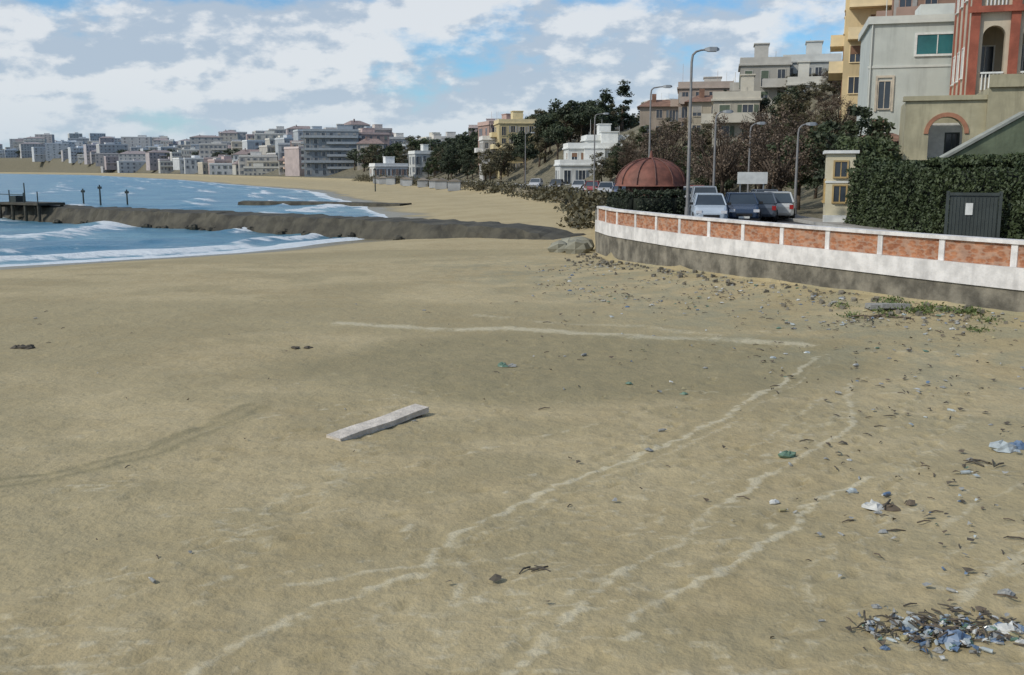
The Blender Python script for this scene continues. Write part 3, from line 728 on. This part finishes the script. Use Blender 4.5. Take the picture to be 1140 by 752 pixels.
w=MB(); n=14
for i in range(n):
    a0=math.pi*i/n;a1=math.pi*(i+1)/n
    vs=[]
    for y_ in (54.93,55.003):
        for r_,a in ((.9,a0),(.9,a1),(1.12,a1),(1.12,a0)): vs.append((23.5-r_*math.cos(a),y_,5.95+r_*math.sin(a)))
    w.add(vs,[(0,1,2,3),(7,6,5,4),(3,2,6,7),(1,0,4,5)])
w.obj('arch_ring',[mat('terracotta_trim',(.36,.17,.10),.85,.2,2)],e)
w=MB(); w.box(22.003,57.0,1,25.4,57.2,6.6); w.obj('white_back_wall',[frame_w],e)
F=MB();G=MB(); win(F,G,24.0,4.9,.6,1.1,57.0,-1,0); F.obj('back_frames',[dark_metal],e);G.obj('back_panes',[glass],e)
pivot(e,(21.4,55),-18)
e=empty('red_brick_house')
redm=mat('red_plaster',(.34,.10,.06),.85,.25,1.2,.4,10,stain=.3)
X0=24.9
w=MB(); ac=[X0+1.3+2.1*k for k in range(6)]
arch_wall(w,X0,X0+14,8.31,13.0,60.6,61.2,[(a,1.2,9.3,11.6) for a in ac]); arch_wall(w,X0,X0+14,13.003,20,60.6,61.2,[(a,1.2,13.9,16.6) for a in ac])
w.box(X0,61.203,8.31,X0+.6,70,20); w.box(X0+.603,64,8.31,X0+14,64.3,20); w.box(X0+.603,61.203,12.9,X0+14,63.99,13.1)
w.obj('walls',[mat('cream_plaster',(.52,.45,.34),.85,.15,.6,.2,8,stain=.4)],e)
w=MB()
for k in range(7): 
    x=X0+.25+2.1*k; w.box(x-.24,60.35,8.31,x+.24,60.598,19.9)
w.box(X0-.2,60.2,12.9,X0+14,60.347,13.25); w.box(X0-.2,60.25,17.6,X0+14,60.345,17.85)
for k in range(4): w.box(X0-.07,61.3+k*2.4,8.31,X0-.003,61.9+k*2.4,19.9)
w.obj('red_pilasters',[redm],e)
w=MB()
for x in ac: 
    for zb in (8.6,13.3):
        for k in range(6): w.tube((x-.5+k*.2,60.5,zb),(x-.5+k*.2,60.5,zb+.9),.045,.045,6)
        w.box(x-.6,60.42,zb+.903,x+.6,60.58,zb+1.0)
w.obj('balustrade',[frame_w],e)
F=MB();G=MB()
for x in ac: win(F,G,x,9.0,.9,2.4,64,-1,0); win(F,G,x,13.7,.9,2.4,64,-1,0)
for k in range(3):
    for zb in (9.5,14): win(F,G,63.1+2.4*k,zb,.8,1.7,X0,-1,1)
F.obj('window_frames',[frame_w],e);G.obj('window_panes',[glass],e)
pivot(e,(21.4,55),-18)
e=empty('garden_wall'); w=MB()
gm=mat('mossy_plaster',(.16,.19,.12),.9,.3,.8,.4,8,stain=.4)
pr=[(19.9,1.4),(30,1.4),(30,7.0),(23.6,6.5),(19.9,4.4)]
w.add([(x,46.5,z) for x,z in pr]+[(x,46.9,z) for x,z in pr],[(0,1,2,3,4),(9,8,7,6,5)]+[(i,(i+1)%5,5+(i+1)%5,5+i) for i in range(5)])
recalc(w.obj('wall',[gm],e))
w=MB(); 
for (x0,z0),(x1,z1) in (((19.8,4.4),(23.6,6.55)),((23.6,6.55),(30,7.05))):
    w.add([(x0,46.4,z0+.003),(x1,46.4,z1+.003),(x1,47.0,z1+.003),(x0,47.0,z0+.003),(x0,46.4,z0+.14),(x1,46.4,z1+.14),(x1,47.0,z1+.14),(x0,47.0,z0+.14)],[(0,3,2,1),(4,5,6,7),(0,1,5,4),(1,2,6,5),(2,3,7,6),(3,0,4,7)])
w.obj('wall_coping',[mat('grey_stone',(.30,.31,.27),.85,.2,2)],e)
e=empty('gatehouse',(15.85,48.3,1.5),R(-16))
w=MB(); w.box(-.65,0,0,.65,3.2,3.3); w.obj('walls',[mat('cream_wall',(.60,.54,.38),.85,.12,1,.2,8,stain=.3)],e)
w=MB(); w.box(-.8,-.15,3.303,.8,3.35,3.45); w.box(-.72,-.08,.0,.72,-.003,.35); w.box(-.7,-.04,1.9,.7,-.003,2.0); w.obj('cornice',[frame_w],e)
F=MB();G=MB(); win(F,G,0,1.0,.55,.75,0,-1,0); win(F,G,0,2.2,.55,.7,0,-1,0); win(F,G,.9,1.0,.6,1,-.65,-1,1);win(F,G,2.2,1.0,.6,1,-.65,-1,1)
F.obj('window_frames',[mat('ochre_trim',(.45,.32,.14),.8)],e);G.obj('window_panes',[glass],e)
building('low_pink_house',22.4,61,1.4,2.8,5,4.3,R(-18),(.36,.20,.16),1,2,0,roof='hip',seed=51)
e=empty('metal_gate',(15.75,34.0,1.5),R(-22))
w=MB(); w.box(-.75,-.05,.1,.75,.03,1.65)
for i in range(13): w.box(-.7+i*.115,-.075,.14,-.66+i*.115,-.053,1.6)
w.box(-.8,-.1,1.653,.8,.08,1.75); w.box(-.87,-.1,0,-.77,.08,1.8); w.box(.77,-.1,0,.87,.08,1.8)
w.obj('panels',[mat('grey_green_metal',(.05,.06,.055),.5,.2,2)],e)
w=MB(); w.box(-.25,-.1,1.0,-.02,-.078,1.4); w.obj('notice',[frame_w],e)
e=empty('domed_pavilion',(8.6,62,1.5))
dm_=mat('rusty_dome',(.20,.075,.05),.7,.35,1.5,.3,6,stain=.4)
w=MB(); prof=[(2.25,1.55),(2.2,1.62)]+[(2.15*math.cos(a),1.65+1.55*math.sin(a)) for a in np.linspace(0,math.pi/2-.08,9)]+[(.12,3.35),(.05,3.7)]
w.lathe(prof,24); w.obj('dome',[dm_],e,smooth=True)
w=MB()
for i in range(12):
    a=2*math.pi*i/12; pts=[(2.2*math.cos(b_)*math.cos(a),2.2*math.cos(b_)*math.sin(a),1.66+1.6*math.sin(b_)) for b_ in np.linspace(0,math.pi/2,8)]; w.path(pts,.035,5)
w.obj('ribs',[mat('rib_metal',(.14,.06,.045),.6,.2,2)],e)
w=MB(); 
for i in range(12):
    a=2*math.pi*i/12+.2; w.tube((1.95*math.cos(a),1.95*math.sin(a),0),(1.95*math.cos(a),1.95*math.sin(a),1.6),.09,.09,8)
w.lathe([(2.05,0),(2.05,.6),(1.9,.6),(1.9,0)],24); w.lathe([(1.5,0),(1.5,1.55)],20)
w.obj('base',[mat('dark_wood',(.12,.06,.045),.8,.3,3)],e)
w=MB()
for x,y_,s_ in [(3.1,47.2,.7),(2.3,48,.6),(3.4,48.6,.75),(2.9,50,.6)]: boulder(w,x,y_,h1(x,y_)+s_*.3,s_)
w.obj('wall_end_rocks',[mat('pale_rock',(.27,.26,.20),.9,.3,1.5,.5,6)])

def lamp(x,y_,z,h,arm,rz=0,double=False):
    e=empty('street_lamp',(x,y_,z),rz)
    w=MB(); w.tube((0,0,0),(0,0,.9),.13,.12,10); w.tube((0,0,.9),(0,0,h-.5),.085,.055,10)
    w.box(-.2,-.2,0,.2,.2,.06)
    pts=[(0,0,h-.5),(.04,0,h-.2),(.18,0,h-.06),(arm*.6,0,h+.0),(arm,0,h+.03)]
    w.path(pts,[.055,.05,.045,.04,.035],8)
    w.obj('pole',[mat('lamp_pole',(.26,.25,.24),.5,.15,3,metal=.3)],e)
    w=MB(); x0=arm-.1; x1=x0+.62; vs=[]
    for xx,hw,zb,zt in ((x0,.06,h-.02,h+.09),(x0+(x1-x0)*.3,.13,h-.06,h+.13),(x0+(x1-x0)*.8,.14,h-.06,h+.13),(x1,.06,h-.01,h+.07)):
        vs+=[(xx,-hw,zb),(xx,hw,zb),(xx,hw*.7,zt),(xx,-hw*.7,zt)]
    fs=[(0,1,2,3),(15,14,13,12)]
    for k in range(3): fs+=[(k*4+j,k*4+(j+1)%4,k*4+4+(j+1)%4,k*4+4+j) for j in range(4)]
    w.add(vs,fs)
    recalc(w.obj('lantern',[grey_metal],e))
lamp(7.75,44,1.5,7.6,.65)
lamp(9.3,68,1.5,8.0,.9)
lamp(12.1,60,1.5,5.9,.5,0)
lamp(15.6,66,1.5,5.5,.5,R(0))
lamp(15.9,56,1.5,5.0,.5,0)
lamp(8.2,100,1.5,8,.9)
lamp(2,150,1.5,8,.9)

def car(x,y_,z,rz,col,name='parked_car',sc=1.0,van=0):
    e=empty(name,(x,y_,z),rz); e.scale=(sc,sc,sc)
    paint=mat('car_paint',col,.25,.05,2); 
    st=[(-2.05,.60,.38,.72),(-1.97,.76,.26,.88),(-1.4,.83,.2,.95),(0,.85,.2,.96),(.95,.84,.2,.95),(1.6,.80,.22,.84),(1.95,.72,.25,.72),(2.06,.58,.33,.58)]
    w=MB(); vs=[]
    for X_,hw,zb,zt in st:
        zm=(zb+zt)/2
        vs+=[(X_,-hw*.9,zb),(X_,-hw,zb+.1),(X_,-hw,zm+.08),(X_,-hw*.92,zt-.03),(X_,-hw*.78,zt),(X_,hw*.78,zt),(X_,hw*.92,zt-.03),(X_,hw,zm+.08),(X_,hw,zb+.1),(X_,hw*.9,zb)]
    n=10; fs=[tuple(range(n)),tuple(range((len(st)-1)*n+n-1,(len(st)-1)*n-1,-1))]
    for k in range(len(st)-1): fs+=[(k*n+j,k*n+(j+1)%n,k*n+n+(j+1)%n,k*n+n+j) for j in range(n)]
    w.add(vs,fs); o=w.obj('body',[paint],e,smooth=False); recalc(o)
    bv=o.modifiers.new('b','BEVEL'); bv.width=.03; bv.segments=2
    zt=1.44+.35*van; xf0,xf1=1.02,.28+.3*van; xr0,xr1=-1.85,-1.42-.3*van
    w=MB(); w.add([(xr0,-.74,.92),(xf0,-.74,.92),(xf0,.74,.92),(xr0,.74,.92),(xr1,-.58,zt-.02),(xf1,-.58,zt-.02),(xf1,.58,zt-.02),(xr1,.58,zt-.02)],[(0,3,2,1),(4,5,6,7),(0,1,5,4),(1,2,6,5),(2,3,7,6),(3,0,4,7)])
    w.obj('windows',[glass],e)
    w=MB(); w.box(xr1-.03,-.61,zt-.04,xf1+.03,.61,zt+.03)
    for s_ in (-1,1):
        w.tube((xf0+.02,s_*.745,.93),(xf1,s_*.59,zt),.04,.035,6); w.tube((xr0,s_*.745,.93),(xr1,s_*.59,zt),.055,.05,6)
        w.tube((-.35,s_*.75,.94),(-.38,s_*.6,zt),.035,.03,6)
    o=w.obj('roof',[paint],e); bv=o.modifiers.new('b','BEVEL'); bv.width=.02; bv.segments=2
    w=MB()
    for X_ in (-1.28,1.3):
        for s_ in (-1,1):
            w.tube((X_,s_*.64,.31),(X_,s_*.865,.31),.31,.31,18,0); w.tube((X_,s_*.86,.31),(X_,s_*.875,.31),.19,.17,12,1)
    w.obj('wheels',[rubber,grey_metal],e)
    w=MB()
    for s_ in (-1,1): 
        w.box(1.9,s_*.58-.14,.58,2.055,s_*.58+.14,.72,0); w.box(-2.06,s_*.62-.1,.6,-1.95,s_*.62+.1,.82,1)
        w.box(.78,s_*.9-.09,.95,.9,s_*.9+.09,1.07,2)
    w.box(2.0,-.38,.38,2.085,.38,.52,2); w.box(2.06,-.26,.28,2.095,.26,.38,3); w.box(1.9,-.75,.2,2.07,.75,.27,2)
    w.obj('lights_and_trim',[mat('headlamp',(.7,.7,.72),.1,.05,2),mat('tail_lamp',(.35,.02,.02),.2,.05,2),rubber,frame_w],e)
f=R(-98)
car(9.7,49.0,1.41,f,(.42,.48,.54))
car(11.6,50.5,1.41,f,(.03,.05,.09),sc=1.0)
car(13.0,52.5,1.41,R(80),(.10,.12,.15))
car(14.3,54.0,1.41,R(80),(.48,.50,.51))
car(15.2,60.5,1.41,R(85),(.12,.14,.17))
car(12.5,70,1.41,f,(.5,.5,.5))
car(14.0,76,1.41,f,(.25,.07,.06))
car(11.2,58,1.41,f,(.30,.33,.36),van=.6,name='parked_van')
for i,(yy_,cl) in enumerate([(84,(.5,.5,.5)),(91,(.1,.12,.2)),(99,(.4,.4,.4)),(108,(.3,.05,.05)),(118,(.5,.5,.5)),(130,(.1,.1,.1)),(142,(.5,.5,.5))]):
    car(float(xb(yy_))+3.8,yy_,1.41,R(-100),cl)
e=empty('traffic_sign',(14.4,60,1.5))
w=MB(); w.tube((-.7,0,0),(-.7,0,2.3),.05,.05,6); w.tube((.7,0,0),(.7,0,2.3),.05,.05,6); w.obj('poles',[grey_metal],e)
w=MB(); w.box(-.9,-.09,1.7,.9,-.055,2.4); w.obj('panel',[frame_w],e)

e=empty('wooden_plank',(-2.08,15.1,h1(-2.08,15.1)+.07)); e.rotation_euler=(R(3),R(-2.5),math.atan2(1.6,1.17))
w=MB(); n=14; vs=[];
for i in range(n+1):
    X_=-1.0+2.0*i/n; j=random.uniform(-.006,.006); sg=.008*math.sin(i*.6)
    for y_,z_ in ((-.15+j,-.045),(.15+j,-.045),(.15+j,.045),(-.15+j,.045)): vs.append((X_,y_,z_+sg))
fs=[(0,1,2,3),(n*4+3,n*4+2,n*4+1,n*4)]
for k in range(n): fs+=[(k*4+j,k*4+(j+1)%4,k*4+4+(j+1)%4,k*4+4+j) for j in range(4)]
w.add(vs,fs); o=w.obj('board',[mat('bleached_wood',(.64,.57,.48),.85,.25,5,.6,25)],e); recalc(o)
w=MB()
for X_ in (-.8,0,.8): w.box(X_-.05,-.14,-.1,X_+.05,.14,-.047)
w.obj('battens',[bark],e)

def cmat(name,col,rough=.6): return mat(name,col,rough,.2,15)
LM=[cmat('driftwood_brown',(.13,.10,.07),.9),cmat('white_plastic',(.52,.52,.49),.5),cmat('blue_plastic',(.13,.19,.28),.4),cmat('green_plastic',(.12,.20,.14),.4),cmat('grey_plastic',(.29,.29,.27),.6),cmat('red_plastic',(.26,.12,.10),.5),cmat('dark_seaweed',(.085,.07,.05),.8),cmat('clear_plastic',(.40,.44,.44),.25),cmat('yellow_card',(.38,.33,.18),.8)]
def bag(w,x,y_,z,s,m):
    n=8; vs=[];
    for j in range(4):
        ph=[-.1,.5,1.0,1.4][j]
        for i in range(n):
            a=2*math.pi*i/n; r_=s*math.cos(ph)*random.uniform(.55,1.3)+.01; vs.append((x+r_*math.cos(a)*1.3,y_+r_*math.sin(a),z+max(0,s*.75*math.sin(ph)*random.uniform(.5,1.3))))
    fs=[tuple(3*n+i for i in range(n))]
    for j in range(3):
        for i in range(n): fs.append((j*n+i,j*n+(i+1)%n,(j+1)*n+(i+1)%n,(j+1)*n+i))
    w.add(vs,fs,m)
def bottle(w,x,y_,z,s,m):
    a=random.uniform(0,6.28); d=Vector((math.cos(a),math.sin(a),random.uniform(-.05,.15))); p=Vector((x,y_,z+s*.16))
    w.tube(p,p+d*s*.7,s*.16,s*.16,9,m); w.tube(p+d*s*.7,p+d*s*.88,s*.16,s*.06,9,m); w.tube(p+d*s*.88,p+d*s,s*.07,s*.07,8,1)
def stick(w,x,y_,z,s,m=0):
    a=random.uniform(0,6.28); c_,s2=math.cos(a),math.sin(a); k=random.uniform(-.15,.15)
    w.path([(x-c_*s,y_-s2*s,z+.01),(x+k*s*s2,y_-k*s*c_,z+.02+s*.08),(x+c_*s,y_+s2*s,z+.015)],[s*.05+.004,s*.06+.004,s*.02+.003],5,m)
def flat(w,x,y_,z,s,m):
    a=random.uniform(0,6.28); vs=[]
    for k in range(5):
        t_=a+k*1.257; r_=s*random.uniform(.5,1.1); vs.append((x+r_*math.cos(t_),y_+r_*math.sin(t_)*.8,z+random.uniform(.01,.05+s*.25)))
    vs.append((x,y_,z+.03+s*random.uniform(.1,.5))); w.add(vs,[(k,(k+1)%5,5) for k in range(5)],m)
def piece(w,x,y_,sc=1.0,pool=None):
    z=h1(x,y_)+.005; m_=random.choice(pool or [0,0,0,0,6,6,6,6,6,0,0,4,4,4,4,1,7,0,2,3,8,4,6,0,6]); r_=random.random()
    if m_ in (0,6):
        if r_<.45: stick(w,x,y_,z,random.uniform(.04,.14)*sc,m_)
        else: flat(w,x,y_,z,random.uniform(.03,.09)*sc,m_)
    elif r_<.2: bottle(w,x,y_,z,random.uniform(.10,.2)*sc,m_)
    elif r_<.5: bag(w,x,y_,z,random.uniform(.03,.07)*sc,m_)
    else: flat(w,x,y_,z,random.uniform(.04,.10)*sc,m_)
w=MB(); cnt=0
while cnt<1700:
    y_=7.5+random.random()**1.1*33; x=random.uniform(.5,14)
    b_=float(xb(y_)); 
    if x>b_-.15: continue
    p=math.exp(-(b_-x)/4.2) if y_>16 else float(sm((x-1.5)/5))*.4
    p=float(p)*(.12+1.9*float(vn([x],[y_],1.6,91)[0])**2)
    if random.random()>p: continue
    piece(w,x,y_,.85 if random.random()<.6 else .55); cnt+=1
w.obj('scattered_litter',LM)
w=MB()
for i in range(70):
    y_=random.uniform(8,30); x=random.uniform(-.5*y_,min(6,float(xb(y_))-.5)); piece(w,x,y_,.55,[0,6,6,4])
w.obj('driftwood_fragments',LM)
w=MB()
for i in range(260):
    x=random.gauss(3.72,.33); y_=random.gauss(8.0,.16); x=min(max(x,3.1),4.4)
    piece(w,x,y_,.6,[1,1,7,2,7,7,4,3,0,0,6,6,6,4,4,8,2]); 
for i in range(60): stick(w,random.gauss(3.65,.35),random.gauss(8.02,.15),h1(3.7,8)+random.uniform(.01,.07),random.uniform(.04,.11),random.choice([0,6]))
bag(w,4.3,8.0,h1(4.3,8.0),.1,1); bag(w,3.75,7.85,h1(3.75,7.85)+.02,.1,2); bag(w,3.5,8.1,h1(3.5,8.1)+.02,.08,7)
w.obj('litter_pile',LM)
def solo(name,x,y_,fn):
    w=MB(); fn(w,x,y_,h1(x,y_)+.005); w.obj(name,LM)
solo('plastic_bag',4.3,11.25,lambda w,x,y,z:(bag(w,x,y,z,.11,1),bag(w,x+.17,y-.05,z,.08,0),stick(w,x+.15,y,z+.03,.18,6)))
solo('green_plastic_bottle',3.85,13.3,lambda w,x,y,z:(bag(w,x,y,z,.1,3),bottle(w,x+.1,y,z,.22,3)))
solo('plastic_bag',7.0,13.6,lambda w,x,y,z:(bag(w,x,y,z,.15,7),bag(w,x+.25,y+.1,z,.12,2)))
solo('driftwood',.2,9.35,lambda w,x,y,z:[stick(w,x+random.uniform(-.12,.12),y+random.uniform(-.03,.03),z,.11,6) for _ in range(4)])
solo('driftwood',6.4,12.9,lambda w,x,y,z:[stick(w,x+random.uniform(-.2,.2),y+random.uniform(-.1,.1),z,.15,6) for _ in range(5)])
solo('driftwood',-.15,9.1,lambda w,x,y,z:flat(w,x,y,z,.1,6))
solo('seaweed_clump',-11.0,22.0,lambda w,x,y,z:[bag(w,x+random.uniform(-.2,.2),y,z,.1,6) for _ in range(3)])
solo('seaweed_clump',-4.7,22.0,lambda w,x,y,z:[bag(w,x+random.uniform(-.2,.2),y,z,.07,6) for _ in range(2)])
solo('plastic_bag',-.2,19.8,lambda w,x,y,z:(bag(w,x,y,z,.1,3),bag(w,x+.2,y,z,.07,4)))
solo('concrete_slab',9.6,25.2,lambda w,x,y,z:(w.box(x-.45,y-.2,z,x+.45,y+.2,z+.12,4),w.box(x-.2,y-.35,z+.05,x+.5,y-.21,z+.16,4)))
solo('driftwood_heap',9.3,24.2,lambda w,x,y,z:[stick(w,x+random.uniform(-.6,.6),y+random.uniform(-.3,.3),z,.3,0) for _ in range(8)])
C=[];sh=[]
for i in range(60):
    y_=random.uniform(12,26); x=float(xb(y_))-abs(random.gauss(0,1.0))-.2; z=h1(x,y_); k=60
    v=rng.normal(size=(k,3))*np.array([.16,.16,.05]); v[:,2]=abs(v[:,2]); C.append(np.array([x,y_,z+.02])+v); sh.append(rng.random(k))
me=quads_mesh('weeds',leaf_quads(np.concatenate(C),.045,.4),np.concatenate(sh),[leaf_mat('weed',(.05,.08,.02),(.16,.2,.06)),bark]); o=bpy.data.objects.new('weeds',me); scene.collection.objects.link(o)

# ------------------------------------------------------------------ light, sky
EL=R(40); AZ=R(240)
sd=Vector((math.sin(AZ)*math.cos(EL),math.cos(AZ)*math.cos(EL),math.sin(EL)))
L=bpy.data.lights.new('sun','SUN'); L.energy=2.5; L.angle=R(1.5); L.color=(1,.95,.86)
o=bpy.data.objects.new('sun',L); scene.collection.objects.link(o); o.rotation_euler=sd.to_track_quat('Z','Y').to_euler()
W=bpy.data.worlds.new('World'); scene.world=W; W.use_nodes=True; nt=W.node_tree; nt.nodes.clear()
out=nt.nodes.new('ShaderNodeOutputWorld'); sky=nt.nodes.new('ShaderNodeTexSky'); sky.sky_type='NISHITA'; sky.sun_disc=False; sky.sun_elevation=EL; sky.sun_rotation=AZ; sky.air_density=1.0; sky.dust_density=.5; sky.ozone_density=3
b1=nt.nodes.new('ShaderNodeBackground'); b1.inputs[1].default_value=.12
tint=mixc(nt,1.0,sky.outputs[0],(.62,.92,1.1),'MULTIPLY'); nt.links.new(tint,b1.inputs[0])
tc=nt.nodes.new('ShaderNodeTexCoord').outputs['Generated']
def cl(loc,scale,det,ro,zs=2.0):
    mp=N(nt,'ShaderNodeMapping'); mp.inputs['Scale'].default_value=(1,1,zs); mp.inputs['Location'].default_value=loc; nt.links.new(tc,mp.inputs['Vector']); return noise(nt,mp.outputs[0],scale,det,ro)
n1=cl((.35,.1,.2),5.5,10,.56); n2=cl((.37,.1,.165),5.5,10,.56)
n5=cl((.7,.4,.2),13,8,.55); n6=cl((.71,.4,.185),13,8,.55)
big=cl((3.1,.7,.2),2.2,3,.5)
sep=N(nt,'ShaderNodeSeparateXYZ'); nt.links.new(tc,sep.inputs[0])
bias=mr(nt,sep.outputs[0],.10,.34,.105,-.03)
top=mr(nt,sep.outputs[2],.12,.17,0,-.06)
dens=math_(nt,'ADD',math_(nt,'ADD',math_(nt,'ADD',math_(nt,'MULTIPLY',n1,.75),math_(nt,'MULTIPLY',big,.3)),bias),top)
cf=mr(nt,dens,.49,.58)
shade=mr(nt,math_(nt,'ADD',math_(nt,'SUBTRACT',n1,n2),math_(nt,'MULTIPLY',math_(nt,'SUBTRACT',n5,n6),.7)),-.06,.06)
cc=mixc(nt,shade,(.48,.57,.68),(.80,.83,.86))
b2=nt.nodes.new('ShaderNodeBackground'); nt.links.new(cc,b2.inputs[0]); b2.inputs[1].default_value=.95
ms=nt.nodes.new('ShaderNodeMixShader'); nt.links.new(math_(nt,'MULTIPLY',cf,.92),ms.inputs[0]); nt.links.new(b1.outputs[0],ms.inputs[1]); nt.links.new(b2.outputs[0],ms.inputs[2])
b3=nt.nodes.new('ShaderNodeBackground'); b3.inputs[0].default_value=(.56,.67,.78,1); b3.inputs[1].default_value=.95
ms2=nt.nodes.new('ShaderNodeMixShader'); nt.links.new(mr(nt,sep.outputs[2],-.01,.10,.7,0),ms2.inputs[0]); nt.links.new(ms.outputs[0],ms2.inputs[1]); nt.links.new(b3.outputs[0],ms2.inputs[2])
nt.links.new(ms2.outputs[0],out.inputs[0])

cam=bpy.data.cameras.new('camera'); cam.sensor_width=36; cam.lens=34.74; cam.clip_start=.1; cam.clip_end=40000
o=bpy.data.objects.new('camera',cam); scene.collection.objects.link(o); o.location=(0,0,4); o.rotation_euler=(R(80.4),0,0); scene.camera=o
